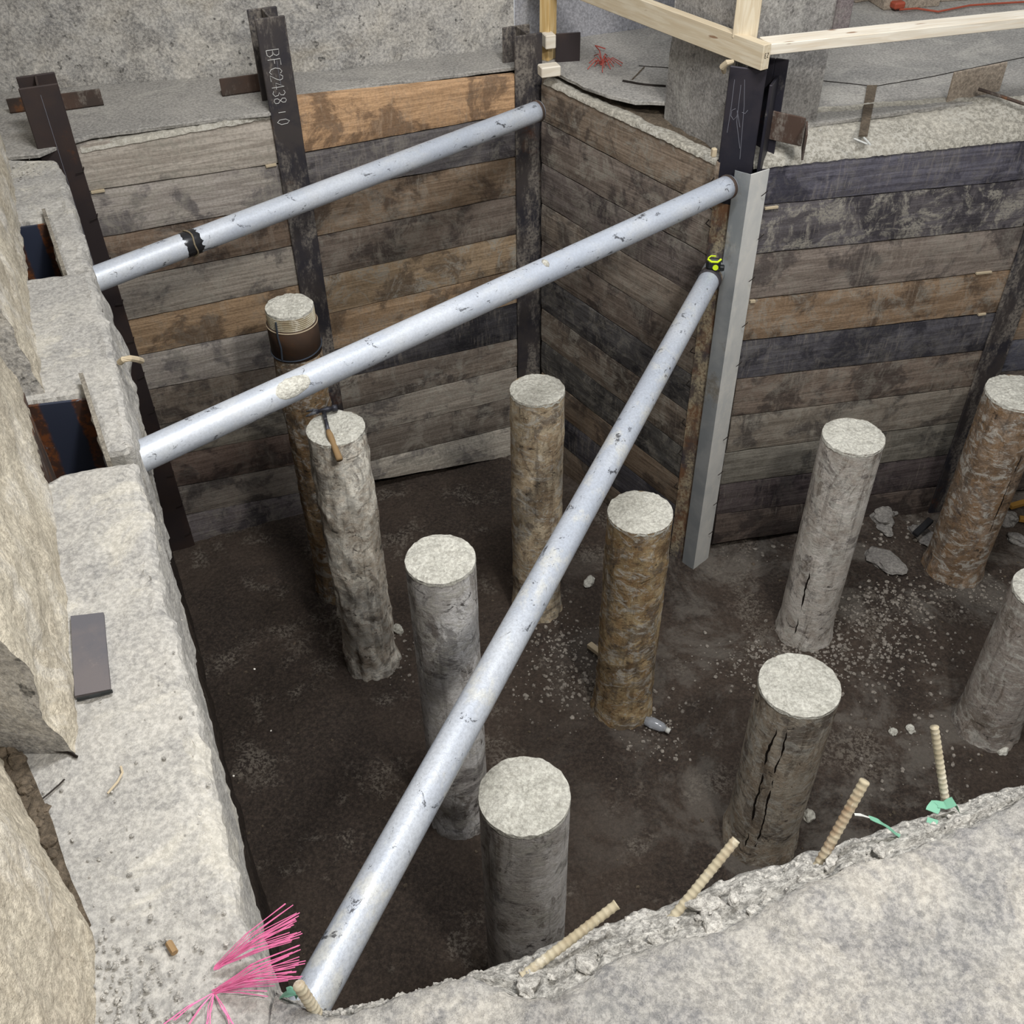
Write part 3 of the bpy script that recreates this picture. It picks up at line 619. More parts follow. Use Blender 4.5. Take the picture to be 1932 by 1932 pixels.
# ------------------------------------------------------------------ lagging boards
NAIL_L = {}
def board(plane, tl, tr, br, bl, rgb, dust, label, group, gap=.003, th=.05, nails='', seed=0, wav=.003, mirror=False):
    q = [plane.hit(*p) for p in (tl, tr, br, bl)]
    s0 = (q[0][0] + q[3][0]) / 2; s1 = (q[1][0] + q[2][0]) / 2
    zc = sum(v[1] for v in q) / 4; sc_ = (s0 + s1) / 2; org = plane.pt(sc_, zc)
    ang_ = math.atan2(plane.d.y, plane.d.x); root = empty('lagging_board', org, ang_)
    L = s1 - s0; NXb = max(8, int(L / .03)); NZ = 5; V = []; Fc = []
    hw = L / 2 - .001
    def ez(u, top):                     # local z of the edge
        a = (q[0][1] if top else q[3][1]); b = (q[1][1] if top else q[2][1]); z = a + (b - a) * u - zc
        w = wav * fb((u * L * 4, seed * 3.3 + (7 if top else 0), 0), 1.4) + wav * .4 * nz((u * L * 30, seed, 0), 1)
        return z + (-gap if top else gap) + w
    off = 0
    for side in (0, 1):
        for j in range(NZ + 1):
            for i in range(NXb + 1):
                u = i / NXb; v = j / NZ; z = ez(u, False) * (1 - v) + ez(u, True) * v; x = -hw + 2 * hw * u
                y = (.002 * fb((x * 3, z * 14, seed), 2.0)) if side == 0 else th
                if side == 0 and j in (0, NZ): y += .004
                V.append(Vector((x, y, z)))
    n1 = (NXb + 1) * (NZ + 1)
    for j in range(NZ):
        for i in range(NXb):
            k = j * (NXb + 1) + i; Fc.append((k, k + 1, k + NXb + 2, k + NXb + 1)); Fc.append((n1 + k, n1 + k + NXb + 1, n1 + k + NXb + 2, n1 + k + 1))
    for i in range(NXb):
        t = NZ * (NXb + 1) + i; Fc.append((t, t + 1, n1 + t + 1, n1 + t)); Fc.append((i + 1, i, n1 + i, n1 + i + 1))
    for j in range(NZ):
        a = j * (NXb + 1); b = a + NXb + 1; Fc.append((b, a, n1 + a, n1 + b)); a += NXb; b += NXb; Fc.append((a, b, n1 + b, n1 + a))
    ob = obj('plank', V, Fc, M['wood'], root); g_ = sum(rgb) / 3; opaint(ob, [v * .88 + g_ * .12 for v in rgb], dust, 2.05)
    zm = (ez(.03, True) + ez(.03, False)) / 2
    for c in nails:
        x = (-hw - .02) if c == 'l' else (hw + .02); sg = 1 if c == 'l' else -1; zz = zm + .02 * math.sin(seed * 2.3)
        m_ = MB(); m_.tube([(x, -.026, zz - .006 * math.sin(seed)), (x + sg * .03, -.024, zz), (x + sg * .036, 0, zz + .008)], .0022, 6); m_.build('nail', M['nail'], root)
    tag(root, label, 'wooden board', group); return root
ordn = ['topmost', 'second from top', 'third from top', 'fourth from top', 'fifth from top', 'sixth from top', 'seventh from top', 'eighth from top', 'ninth from top', 'tenth from top', 'bottom']
def bay(plane, L, Rr, xl, xr, cols, where, group, nails='', descr=None, gap=.003):
    for i in range(len(L) - 1):
        rgb, dust, nm = cols[i]
        k = ordn[i] if i < len(L) - 2 else 'bottom'
        board(plane, L[i], Rr[i], Rr[i + 1], L[i + 1], rgb, dust, '%s lagging board, %s in %s' % (nm, k, where), group, gap=gap, nails=nails, seed=len(L) * 7 + i * 1.37 + ord(group[0]) + len(group))
def xl(x0, y0, y): return x0 + (1003 - x0) * (y - y0) / (3160 - y0)   # a vertical line's x at image row y
# bay A-left
yl = [278, 363, 449, 531, 607, 673, 738, 804, 863, 921, 974, 1026]; yr = [222, 309, 388, 464, 537, 609, 678, 745, 806, 864, 917, 966]
L_ = [(xl(145, 281, y) - 6, y) for y in yl]; R_ = [(xl(521, 281, y) + 6, y) for y in yr]
g1 = ((132, 124, 114), .55, 'grey dust-covered'); g2 = ((126, 119, 112), .5, 'flat grey'); b1_ = ((98, 82, 68), .25, 'mid brown'); b2_ = ((120, 98, 74), .2, 'tan brown'); gr = ((118, 108, 96), .45, 'grey brown'); dk = ((62, 58, 60), .15, 'near black')
bay(A, L_, R_, 0, 0, [g1, g2, b1_, ((116, 108, 98), .5, 'smeared dull grey'), b2_, g2, ((96, 86, 76), .3, 'knotty brown'), ((98, 92, 82), .3, 'plain grey brown'), ((84, 70, 62), .15, 'dark reddish brown'), ((100, 92, 84), .3, 'dusty brown'), ((86, 80, 80), .4, 'grey-stained')], 'the left bay of the back wall', 'lagging boards in the left bay of the back wall', 'l')
yl = [186, 290, 368, 448, 524, 594, 662, 717, 775, 829, 881, 915]; yr = [142, 215, 296, 369, 442, 510, 573, 640, 692, 748, 803, 860]
L_ = [(xl(577, 300, y) - 5, y) for y in yl]; R_ = [(976, y) for y in yr]
bay(A, L_, R_, 0, 0, [((150, 118, 86), .1, 'light tan split-edged'), ((76, 72, 72), .3, 'dark grey'), ((98, 82, 66), .3, 'brown'), ((84, 74, 66), .3, 'dark brown'), ((118, 100, 78), .7, 'tan saw-marked'), ((122, 100, 76), .3, 'warm tan'), ((54, 52, 54), .1, 'black charred-looking'), ((100, 90, 80), .7, 'mottled grey'), ((116, 108, 98), .9, 'split mortar-streaked'), ((88, 80, 72), .5, 'dull brown'), ((140, 133, 122), .9, 'pale dusty')], 'the right bay of the back wall', 'lagging boards in the right bay of the back wall', '')
# bay B
yl = [150, 228, 308, 384, 454, 518, 582, 643, 702, 756, 808, 860]; R_ = [(1356, 306), (1347, 399), (1334, 484), (1324, 567), (1315, 641), (1307, 711), (1298, 778), (1291, 848), (1283, 906), (1277, 957), (1269, 1014), (1264, 1056)]
L_ = [(1021, y) for y in yl]
bay(B, L_, R_, 0, 0, [((108, 94, 80), .6, 'rough dusty-topped brown'), ((98, 88, 80), .6, 'red-stained grey brown'), ((84, 76, 72), .4, 'grey'), ((100, 90, 80), .4, 'light grey brown'), ((86, 76, 68), .3, 'brown'), ((60, 58, 58), .3, 'dark stained'), ((92, 82, 72), .6, 'pale-splashed brown'), ((62, 60, 58), .35, 'charcoal'), ((94, 80, 66), .15, 'smooth brown'), ((56, 54, 58), .15, 'blue-black'), ((86, 74, 62), .15, 'bare brown'), ][:11], 'the slanting side wall', 'lagging boards in the slanting side wall', 'r')
# bay C
L_ = [(1414, 311), (1438, 388), (1428, 481), (1411, 567), (1402, 645), (1388, 717), (1382, 787), (1368, 856), (1358, 916), (1352, 972), (1344, 1028)]
R_ = [(1945, 258), (1945, 339), (1945, 427), (1922, 508), (1895, 589), (1868, 661), (1845, 729), (1822, 796), (1799, 858), (1776, 918), (1760, 966)]
bay(Cc, L_, R_, 0, 0, [((70, 68, 76), .15, 'blue-black thick rough'), ((72, 68, 70), .75, 'black, dusty-blotched'), ((100, 90, 82), .3, 'grey brown'), ((110, 90, 70), .5, 'warm brown'), ((64, 62, 66), .15, 'charcoal'), ((96, 84, 74), .35, 'worn brown'), ((102, 94, 84), .5, 'greyish tan'), ((92, 88, 80), .3, 'grey to black'), ((66, 58, 58), .1, 'dark brown'), ((74, 64, 58), .05, 'dim brown')], 'the right-hand wall', 'lagging boards in the right-hand wall', '', gap=.004)
L_ = [(1905, 560), (1903, 644), (1893, 706), (1880, 770), (1858, 836), (1840, 890), (1820, 935)]; R_ = [(2200, 530), (2200, 612), (2200, 672), (2200, 735), (2200, 800), (2200, 860), (2200, 915)]
L_ = [(xl(1907, 648, y) - 5, y) for y in (560, 644, 704, 766, 828, 885, 935)]; R_ = [(2080, y - 20) for y in (560, 644, 704, 766, 828, 885, 935)]
bay(Cc, L_, R_, 0, 0, [((108, 90, 72), .3, 'orange brown'), ((66, 66, 74), .2, 'blue-black'), ((80, 72, 66), .2, 'dark brown'), ((70, 64, 60), .1, 'deep brown'), ((60, 58, 60), .1, 'plain black'), ((70, 62, 56), .1, 'lowest brown')], 'the far right bay', 'lagging boards in the far right bay', '')
# pale shims between boards
def shim(plane, a, b, h, lab):
    u0, z0 = plane.hit(*a); u1, z1 = plane.hit(*b); m_ = MB(); o = plane.pt(u0, z0 - h, .006); m_.bbox(o, plane.pt(u1, z1 - h, .006) - o, -plane.n * .03, (0, 0, h), .001)
    tag(m_.build('wood_shim', M['shim']), lab, 'shim', 'pale wood shims between lagging boards')
shim(A, (171, 361), (197, 357), .010, 'pale wood shim between the top two boards beside the leftmost pile')
shim(A, (501, 312), (521, 308), .010, 'pale wood shim left of the chalk-marked pile')
shim(Cc, (1443, 391), (1468, 388), .010, 'pale wood shim by the silver angle under the top board')
shim(Cc, (1415, 567), (1425, 566), .012, 'small pale shim by the silver angle lower down')
shim(Cc, (1842, 514), (1871, 511), .010, 'pale wood shim near the grey right-hand pile')
shim(Cc, (1846, 592), (1860, 590), .010, 'tiny pale shim near the grey right-hand pile')
M['grit_on'] = M['gravel']
grit_strip('grit', A.hit(150, 275)[0], A.hit(515, 215)[0], 0.10, lambda u: A.hit(150, 277)[1] - .004 + .015 * u, A, 'grey grit strip behind the left bay top board')
zB0 = B.hit(1024, 150)[1]; zB1 = B.hit(1350, 303)[1]
grit_strip('grit', B.hit(1026, 150)[0], B.hit(1352, 305)[0], .075, lambda u: zB0 + (zB1 - zB0) * u + .004, B, 'grey grit lying along the top of the slanting side wall')
zC0 = Cc.hit(1425, 311)[1]; zC1 = Cc.hit(1925, 260)[1]
def gc(u, v):
    s0, s1 = Cc.hit(1422, 311)[0], Cc.hit(1950, 258)[0]; s = s0 + (s1 + .5 - s0) * u
    w = .34 - .2 * u + .05 * nz((s, 1, 0), 4); p = Cc.pt(s, 0, .004 - w * v); zf = zC0 + (zC1 - zC0) * u
    z = zf * (1 - v) + .006 * v + .03 * math.sin(PI * min(1, v * 1.2)) * max(0, 1 - u * 2.0) + .004
    return Vector((p.x, p.y, z + .004 * fb(p, 40) - (.02 if v == 0 else 0)))
tag(grid('grit', gc, 200, 40, M['gravel']), 'grey grit spread on the slab behind the right-hand wall', 'grit', kind='stuff')

# ------------------------------------------------------------------ cut-off columns
def column(top, base, w, rgb, rust, label, bump=.002, fl=Z0, rr=None, zt=None, xy=None, crust=0.0, seed=0, thread=False):
    Bp = P(*base, fl) if xy is None else Vector((*xy, fl)); z = Zat(*top, Bp.x, Bp.y) if zt is None else zt
    Tp = Vector((Bp.x, Bp.y, z)); dep = (R.transposed() @ (Tp - EYE)).z
    off = math.hypot(top[0] - CX, 0) / F; r = rr or (w * dep / F) / math.sqrt(1 + off * off * .9)
    root = empty('steel_cased_pile', (Bp.x, Bp.y, fl)); h = z - fl; n = 72; rows = int((h + .12) / .018); V = []; Fc = []
    for j in range(rows + 1):
        zz = -.12 + (h + .12) * j / rows
        for i in range(n):
            a = 2 * PI * i / n; q = Vector((math.cos(a) * 1.2, math.sin(a) * 1.2, zz * 3 + seed * 7))
            k = r + bump * fb(q, 2.2) * .6
            if crust: k += crust * max(0, fb(q, 2.6, 3) + .15) * (1 if zz < h - .12 else .3) * (0 if thread and zz > h - .22 else 1)
            if zz < .12: k += .012 * max(0, .12 - zz) / .12 * (1 + fb(q, 3))
            if thread and zz > h - .08: k = r * .93; zz = min(zz, h - .01)
            V.append((k * math.cos(a), k * math.sin(a), zz))
    for j in range(rows):
        for i in range(n):
            k = (i + 1) % n; Fc.append((j * n + i, j * n + k, (j + 1) * n + k, (j + 1) * n + i))
    cs = obj('casing', V, Fc, M['casing'], root, smooth=True); opaint(cs, rgb, rust, 1.2)
    V = []; Fc = []; rk = r * (.955 if thread else 1.0); NR = 16
    V.append(Vector((0, 0, h + .006)))
    for j in range(1, NR + 1):
        for i in range(n):
            a = 2 * PI * i / n; t = j / NR; e = 1 + (.018 * nz((math.cos(a) * 6, math.sin(a) * 6, seed), 1) * t ** 3)
            x, y = rk * t * e * math.cos(a), rk * t * e * math.sin(a)
            V.append(Vector((x, y, h + .007 + .006 * fb((x, y, seed), 22) + .003 * nz((x, y, seed), 90) - .006 * t ** 6)))
    for i in range(n):
        a = 2 * PI * i / n; dr = .010 + .012 * max(0, nz((math.cos(a) * 5, math.sin(a) * 5, seed * 2), 1)) + .006 * nz((math.cos(a) * 20, math.sin(a) * 20, seed), 1)
        V.append(Vector((rk * 1.012 * math.cos(a), rk * 1.012 * math.sin(a), h - dr)))
    for i in range(n): Fc.append((0, 1 + i, 1 + (i + 1) % n))
    for j in range(NR):
        for i in range(n):
            k = (i + 1) % n; b = 1 + j * n; Fc.append((b + i, b + n + i, b + n + k, b + k))
    obj('grout_top', V, Fc, M['cap'], root, smooth=False)
    tag(root, label, 'column', 'cut-off steel-cased columns standing in the pit'); return root, r, h
cols = {}
cols['C1'] = column((546, 577), (640, 1110), 48, (150, 128, 98), .8, 'brown column with a threaded collar in front of the back wall, farthest left', crust=.008, seed=1, thread=True)
cols['C2'] = column((632, 808), (702, 1245), 56, (238, 232, 218), .5, 'crusty rust-streaked column with a hammer on its top', crust=.014, seed=2)
cols['C3'] = column((1014, 735), (1012, 1145), 52, (206, 190, 162), .55, 'tan column nearest the far inside corner, crossed low down by the long strut', crust=.005, seed=3)
cols['C4'] = column((834, 1054), (870, 1535), 67, (222, 220, 218), .08, 'pale grey column half hidden by the long diagonal strut', seed=4)
cols['C5'] = column((1197, 965), (1174, 1330), 62, (184, 162, 124), .8, 'brown rusty column in the middle of the pit with a dark spot', crust=.006, seed=5)
cols['C6'] = column((1606, 822), (1515, 1190), 60.5, (206, 200, 192), .2, 'whitish leaning-looking column in front of the right-hand wall', seed=6)
cols['C7'] = column((1928, 742), (1795, 1075), 66, (150, 130, 110), .7, 'dark rust-brown column at the right edge before the grey pile', seed=7)
cols['C8'] = column((1975, 1112), (1858, 1368), 72, (158, 150, 142), .15, 'grey column cut by the right edge of the view', seed=8)
cols['C9'] = column((1490, 1286), (1432, 1575), 79, (186, 176, 160), .4, 'grey-brown column with dark vertical cracks, right of centre', seed=9)
cols['C10'] = column((989, 1500), (0, 0), 87, (214, 210, 206), .12, 'thick dark-blotched column nearest the camera', seed=10, xy=(.022, 1.694), rr=.134, zt=-1.0)
# collar ring & wire on C1
r0, rr_, h0 = cols['C1']; mb = MB(); n = 64; V = []; Fc = []
prof = [(rr_ * .99, h0 - .21), (rr_ * 1.03, h0 - .21), (rr_ * 1.03, h0 - .072), (rr_ * 1.02, h0 - .066), (rr_ * .93, h0 - .07)]
for (a_, b_) in prof: V += [(a_ * math.cos(2 * PI * i / n), a_ * math.sin(2 * PI * i / n), b_) for i in range(n)]
for j in range(len(prof) - 1):
    for i in range(n): k = (i + 1) % n; Fc.append((j * n + i, j * n + k, (j + 1) * n + k, (j + 1) * n + i))
M['collar'] = steel('brown_collar', (88, 68, 54), (72, 58, 50), (130, 118, 104), (.66, .8), .7, .2, (110, 76, 48), (.55, .65))
mt_ = MB(); tv = []; prf = [(rr_ * .93, h0 - .07)] + [(rr_ * .955 + (.0022 if k % 2 else -.0022), h0 - .068 + k * .0042) for k in range(15)] + [(rr_ * .93, h0 - .002)]
for (a_, b_) in prf: tv += [(a_ * math.cos(2 * PI * i / n), a_ * math.sin(2 * PI * i / n), b_) for i in range(n)]
tf = [(j * n + i, j * n + (i + 1) % n, (j + 1) * n + (i + 1) % n, (j + 1) * n + i) for j in range(len(prf) - 1) for i in range(n)]
th_ = obj('threaded_rim', tv, tf, M['rebar'], r0); th_['label'] = 'fine screw threads dusted grey'
mt_.tube([(rr_ * 1.02 * math.cos(2 * PI * i / 48), rr_ * 1.02 * math.sin(2 * PI * i / 48), h0 - .071) for i in range(49)], .0028, 6); mt_.build('rim_edge', M['shim'], r0)
cl = obj('collar', V, Fc, M['collar'], r0, True); cl['label'] = 'brown steel collar below the threaded rim'
mb = MB(); ring = []
for i in range(49):
    a = 2 * PI * i / 48; ring.append((rr_ * 1.05 * math.cos(a), rr_ * 1.05 * math.sin(a), h0 - .19 + .012 * math.sin(a * 1.0 + .6)))
mb.tube(ring, .003, 6); aa = -2.0
mb.tube([(rr_ * 1.02 * math.cos(aa), rr_ * 1.02 * math.sin(aa), h0 - .02), (rr_ * 1.06 * math.cos(aa), rr_ * 1.06 * math.sin(aa), h0 - .09), (rr_ * 1.055 * math.cos(aa + .05), rr_ * 1.055 * math.sin(aa + .05), h0 - .14), (rr_ * 1.055 * math.cos(aa), rr_ * 1.055 * math.sin(aa), h0 - .195)], .004, 6)
tag(mb.build('tie_wire', M['wire'], loc=(r0.location)), 'grey tie wire looped around the threaded column', 'wire')
# seams on two casings
def seam(key, angs, z0, z1, lab):
    ro, r, h = cols[key]; m_ = MB()
    for a in angs:
        pts = []; rd = []
        for i in range(90):
            z = z0 + (z1 - z0) * i / 89; b = a + (.010 * nz((z * 7, a * 9, 0), 1) + .005 * nz((z * 34, a, 0), 1)) / r; k = r - .002
            pts.append((k * math.cos(b), k * math.sin(b), z)); rd.append(max(.0008, .0036 * (1 + 1.1 * nz((z * 16, a * 5, 2), 1)) * min(1, (90 - i) / 14, (i + 4) / 12)))
        m_.tube(pts, .0035, 6, rad=rd)
    o = m_.build('seam_crack', M['nail'], ro); o['label'] = lab
seam('C9', (-2.28, -1.98), .05, 1.0 * cols['C9'][2] - .03, 'dark rusty vertical cracks')
seam('C6', (-2.25,), .02, .55, 'dark crack at the foot')
seam('C7', (-1.3,), .3, cols['C7'][2] - .1, 'dark vertical crack')
# hammer on C2
rt, r2, h2 = cols['C2']; c2 = Vector((rt.location.x, rt.location.y, rt.location.z + h2))
ham = empty('hammer', c2 + Vector((0, 0, .02)))
zt = c2.z + .025; Ph = lambda px, py, z=zt: P(px, py, z) - ham.location
mb = MB(); a, b = Ph(600, 776), Ph(636, 769); mid = Ph(611, 777)
mb.tube([a, a.lerp(b, .3), a.lerp(b, .5), a.lerp(b, .72), a.lerp(b, .74), b], .01, 12, rad=[.006, .010, .013, .009, .014, .014])
mb.tube([a, Ph(590, 780), Ph(577, 786, zt - .01)], .005, 8, rad=[.009, .007, .003]); mb.tube([a, Ph(590, 774), Ph(578, 776, zt - .01)], .005, 8, rad=[.009, .007, .003])
mb.build('head', M['hammer'], ham, True)
mb = MB(); e1 = Ph(619, 812, zt - .0); mb.tube([mid, mid.lerp(e1, .5), e1], .007, 10, rad=[.009, .007, .008]); mb.build('shaft', M['hammer'], ham, True)
mb = MB(); e2 = Ph(641, 868, zt - .05); mb.tube([e1, e1.lerp(e2, .15), e1.lerp(e2, .5), e1.lerp(e2, .9), e2], .012, 12, rad=[.009, .013, .012, .014, .013]); mb.build('grip', M['handle'], ham, True)
tag(ham, 'claw hammer with dark head and worn wooden grip lying on a column top', 'hammer')

# ------------------------------------------------------------------ struts
def strut(name, a, b, r, mat, label, ext0=0.0, ext1=0.0):
    a, b = Vector(a), Vector(b); d = (b - a).normalized(); a -= d * ext0; b += d * ext1; L = (b - a).length
    root = empty(name, a); rot = d.to_track_quat('X', 'Z').to_euler(); root.rotation_euler = rot; n = 48; V = []; Fc = []; N = max(20, int(L / .05))
    for i in range(N + 1):
        for k in range(n): t = 2 * PI * k / n; V.append((L * i / N, r * math.cos(t), r * math.sin(t)))
    for i in range(N):
        for k in range(n): q = (k + 1) % n; Fc.append((i * n + k, i * n + q, (i + 1) * n + q, (i + 1) * n + k))
    nn = len(V)
    for x in (0, L): V += [(x, r * .86 * math.cos(2 * PI * k / n), r * .86 * math.sin(2 * PI * k / n)) for k in range(n)]
    for k in range(n):
        q = (k + 1) % n; Fc.append((q, k, nn + k, nn + q)); e = N * n; Fc.append((e + k, e + q, nn + n + q, nn + n + k))
    V += [(.02, 0, 0), (L - .02, 0, 0)]
    for k in range(n):
        q = (k + 1) % n; Fc.append((nn + q, nn + k, len(V) - 2)); Fc.append((nn + n + k, nn + n + q, len(V) - 1))
    obj('pipe', V, Fc, mat, root, True); tag(root, label, 'strut pipe', 'galvanised pipe struts across the pit'); return root, L, d
RS = .0445
e1a = P(180, 527, -.15); e1b = P(1008, 212, -.123)
S1, L1, D1 = strut('pipe_strut', e1a, e1b, RS, M['pipe'], 'farthest grey pipe strut with black tape, ending at the far corner pile', .05, .03)
e2a = P(243, 872, -.15); e2b = P(1370, 354, -.13)
S2, L2, D2 = strut('pipe_strut', e2a, e2b, RS, M['pipe'], 'middle grey pipe strut with a mortar patch, ending at the silver angle pile', .05, .02)
e3a = P(586, 1890, -.51); e3b = P(1349, 508, -.513)
S3, L3, D3 = strut('pipe_strut', e3a, e3b, RS, M['pipe_dusty'], 'longest dusty pipe strut crossing the pit diagonally to the near corner', .12, 0)
def onstrut(root, px, py, z): return (root.rotation_euler.to_matrix().inverted() @ (P(px, py, z) - Vector(root.location))).x
def band(root, x0, x1, r, mat, name, lab=None, jit=0.0):
    n = 40; V = []; Fc = []; rows = 6
    for j in range(rows + 1):
        for k in range(n):
            t = 2 * PI * k / n; x = x0 + (x1 - x0) * j / rows + (jit * nz((math.cos(t) * 4, math.sin(t) * 4, j * .01 + (0 if j < 3 else 9)), 1.6)); rad = r if 0 < j < rows else RS - .0005
            V.append((x, rad * math.cos(t), rad * math.sin(t)))
    for j in range(rows):
        for k in range(n): q = (k + 1) % n; Fc.append((j * n + k, j * n + q, (j + 1) * n + q, (j + 1) * n + k))
    o = obj(name, V, Fc, mat, root, True)
    if lab: o['label'] = lab
    return o
xt = onstrut(S1, 363, 456, -.13)
band(S1, xt - .035, xt + .035, RS + .0015, M['tape_black'], 'tape_band', 'glossy black tape band', .012)
m_ = MB(); m_.tube([(xt + .004 * math.sin(i), (RS + .004) * math.cos(i * PI / 12), (RS + .004) * math.sin(i * PI / 12)) for i in range(25)], .003, 6); m_.build('twine', M['twine'], S1)
xm = onstrut(S2, 545, 728, -.13)
def patch(root, x, ang0, lx, la, mat, name, lab, th=.004, seed=0):
    V = []; Fc = []; N = 26
    V.append((x, (RS + th) * math.cos(ang0), (RS + th) * math.sin(ang0)))
    for j in range(1, 9):
        for i in range(N):
            a = 2 * PI * i / N; rr0 = j / 8 * (1 + .16 * nz((math.cos(a) * 2.6, math.sin(a) * 2.6, seed), 1.6)); xx = x + lx * rr0 * math.cos(a); an = ang0 + la * rr0 * math.sin(a)
            h = RS + (th * (1 - (j / 8) ** 3) * (1 + .4 * nz((xx, an, seed), 40)) if j < 8 else -.001); V.append((xx, h * math.cos(an), h * math.sin(an)))
    for i in range(N): Fc.append((0, 1 + i, 1 + (i + 1) % N))
    for j in range(7):
        for i in range(N): k = (i + 1) % N; b = 1 + j * N; Fc.append((b + i, b + N + i, b + N + k, b + k))
    o = obj(name, V, Fc, mat, root); o['label'] = lab; return o
def camang(root, x):                    # angle around the pipe that faces the camera
    q = root.rotation_euler.to_matrix().inverted() @ (EYE - Vector(root.location)); return math.atan2(q.z, q.y)
patch(S2, xm, camang(S2, xm), .062, .75, M['cap'], 'mortar_patch', 'cream mortar splashed on the pipe')
xm2 = onstrut(S2, 1041, 519, -.13); patch(S2, xm2, camang(S2, xm2) - (.55 if True else 0), .012, .4, M['cap'], 'mortar_drip', 'small cream mortar drip', .008, 3)
xc = onstrut(S3, 1338, 545, -.51)
band(S3, L3 - .115, L3 - .085, RS + .006, M['pile_dusty'], 'collar', 'dark worn coupling ring'); band(S3, L3 - .06, L3 - .002, RS + .004, M['galv'], 'sleeve', 'dull sleeve end'); band(S3, L3 - .080, L3 - .068, RS + .004, M['pile_rust'], 'collar', 'brown coupling ring')
band(S1, L1 - .02, L1 - .004, RS + .003, M['rusty'], 'weld_ring', 'rusty weld ring'); band(S2, L2 - .02, L2 - .004, RS + .003, M['rusty'], 'weld_ring', 'rusty weld ring')
# tape measure on the end of the long strut
tpc = P(1349, 497, -.44); tm = empty('tape_measure', tpc)
fw = (EYE - tpc); fw.z = 0; fw.normalize(); sd = Vector((fw.y, -fw.x, 0)); sd = -sd if sd.x < 0 else sd
def disc(mbx, c, ax, r, th, n=28, sq=1.0):
    ax = ax.normalized(); u = Vector((0, 0, 1)); v = ax.cross(u).normalized(); V = []
    for s in (-th / 2, th / 2): V += [c + ax * s + u * r * sq * math.sin(2 * PI * k / n) + v * r * math.cos(2 * PI * k / n) for k in range(n)]
    mbx.add(V, [tuple(range(n)), tuple(range(2 * n - 1, n - 1, -1))] + [(k, n + k, n + (k + 1) % n, (k + 1) % n) for k in range(n)])
mb = MB(); mb.bbox(-sd * .036 - fw * .017 + Vector((0, 0, -.028)), sd * .06, fw * .034, (0, 0, .05), .012); mb.bbox(sd * .02 - fw * .012 + Vector((0, 0, -.028)), sd * .02, fw * .024, (0, 0, .022), .004); mb.build('case', M['black_plastic'], tm)
mb = MB(); disc(mb, sd * .004 + fw * .018 + Vector((0, 0, -.009)), fw, .0115, .004); lo = mb.build('badge', M['yellow'], tm)
mb = MB(); mb.tube([-sd * .030 + Vector((0, 0, .018)) + fw * .004, -sd * .015 + fw * .016 + Vector((0, 0, .014)), sd * .010 + fw * .016 + Vector((0, 0, .015)), sd * .022 + Vector((0, 0, .020))], .0045, 8); mb.tube([-sd * .030 + Vector((0, 0, .020)) - fw * .0, -sd * .02 - fw * .014 + Vector((0, 0, .024)), sd * .0 - fw * .016 + Vector((0, 0, .024))], .003, 8); mb.build('trim', M['yellow'], tm)
tag(tm, 'black tape measure with neon yellow trim sitting on the upper end of the long strut', 'tape measure')

# ------------------------------------------------------------------ guardrails
def beam(name, a, b, w, h, mat, lab, grp='pine guardrail timbers', updir=None, bev=.002):
    a, b = Vector(a), Vector(b); d = b - a; L = d.length; d.normalize(); u = Vector((0, 0, 1)) if updir is None else Vector(updir); s = d.cross(u).normalized(); u = s.cross(d).normalized()
    mm = Matrix((d, s, u)).transposed().to_4x4(); mm.translation = a
    m_ = MB(); m_.bbox((0, -w / 2, -h / 2), (L, 0, 0), (0, w, 0), (0, 0, h), bev)
    o = m_.build(name, mat); o.matrix_world = mm; tag(o, lab, 'timber', grp); return o
zr = .31
f0 = P(1435, 134, zr); f1 = P(1105, 5, zr); dr = (f1 - f0).normalized(); nr = Vector((-dr.y, dr.x, 0)); nr = nr if nr.y > 0 else -nr
a = f0 + nr * .019 + Vector((0, 0, .0445)); beam('guardrail', a, a + dr * 2.2, .038, .089, M['lumber'], 'pine guardrail on edge running from the corner pile to the upper left')
g0 = P(1455, 104, zr + .045); g1 = P(1932, 53, zr + .045); d2 = (g1 - g0).normalized(); n2 = Vector((-d2.y, d2.x, 0))
a = g0 - d2 * .01 + n2 * .0445 + Vector((0, 0, .019)); beam('guardrail', a, a + d2 * 2.6, .089, .038, M['lumber_pale'], 'pale pine guardrail laid flat running to the right edge')
# stamped mark on the rail end
m_ = MB(); ec = P(1443, 102, zr + .05) - nr * .0; 
for (x0, y0, x1, y1) in ((-.008, .008, -.008, -.008), (-.008, .008, -.002, .008), (-.008, 0, -.003, 0), (-.008, -.008, -.001, -.008), (.003, .008, .009, .008), (.009, .008, .003, -.006), (.003, -.006, .009, -.008)):
    e = f0 + nr * .019 + Vector((0, 0, .05)) - dr * .0005; m_.tube([e + nr * x0 + Vector((0, 0, y0)), e + nr * x1 + Vector((0, 0, y1))], .0009, 5)
tag(m_.build('ink_stamp', M['nail']), 'small black ink stamp on the cut end of the left guardrail', 'stamp')
pb = P(1409, 66, zr + .09); hp = Vector((pb.x + .0, pb.y + .03, 0))
beam('guardrail_post', Vector((hp.x, hp.y, .385)), Vector((hp.x, hp.y, 1.5)), .089, .05, M['lumber'], 'upright pine post behind the guardrail corner', updir=(.25, .97, 0))
q1 = P(1029, 108, 0)
beam('guardrail_post', Vector((q1.x + .01, q1.y - .02, .0)), Vector((q1.x + .01, q1.y - .02, 1.5)), .066, .05, M['lumber_gold'], 'golden pine post behind the far corner pile', updir=(-.8, .6, 0))
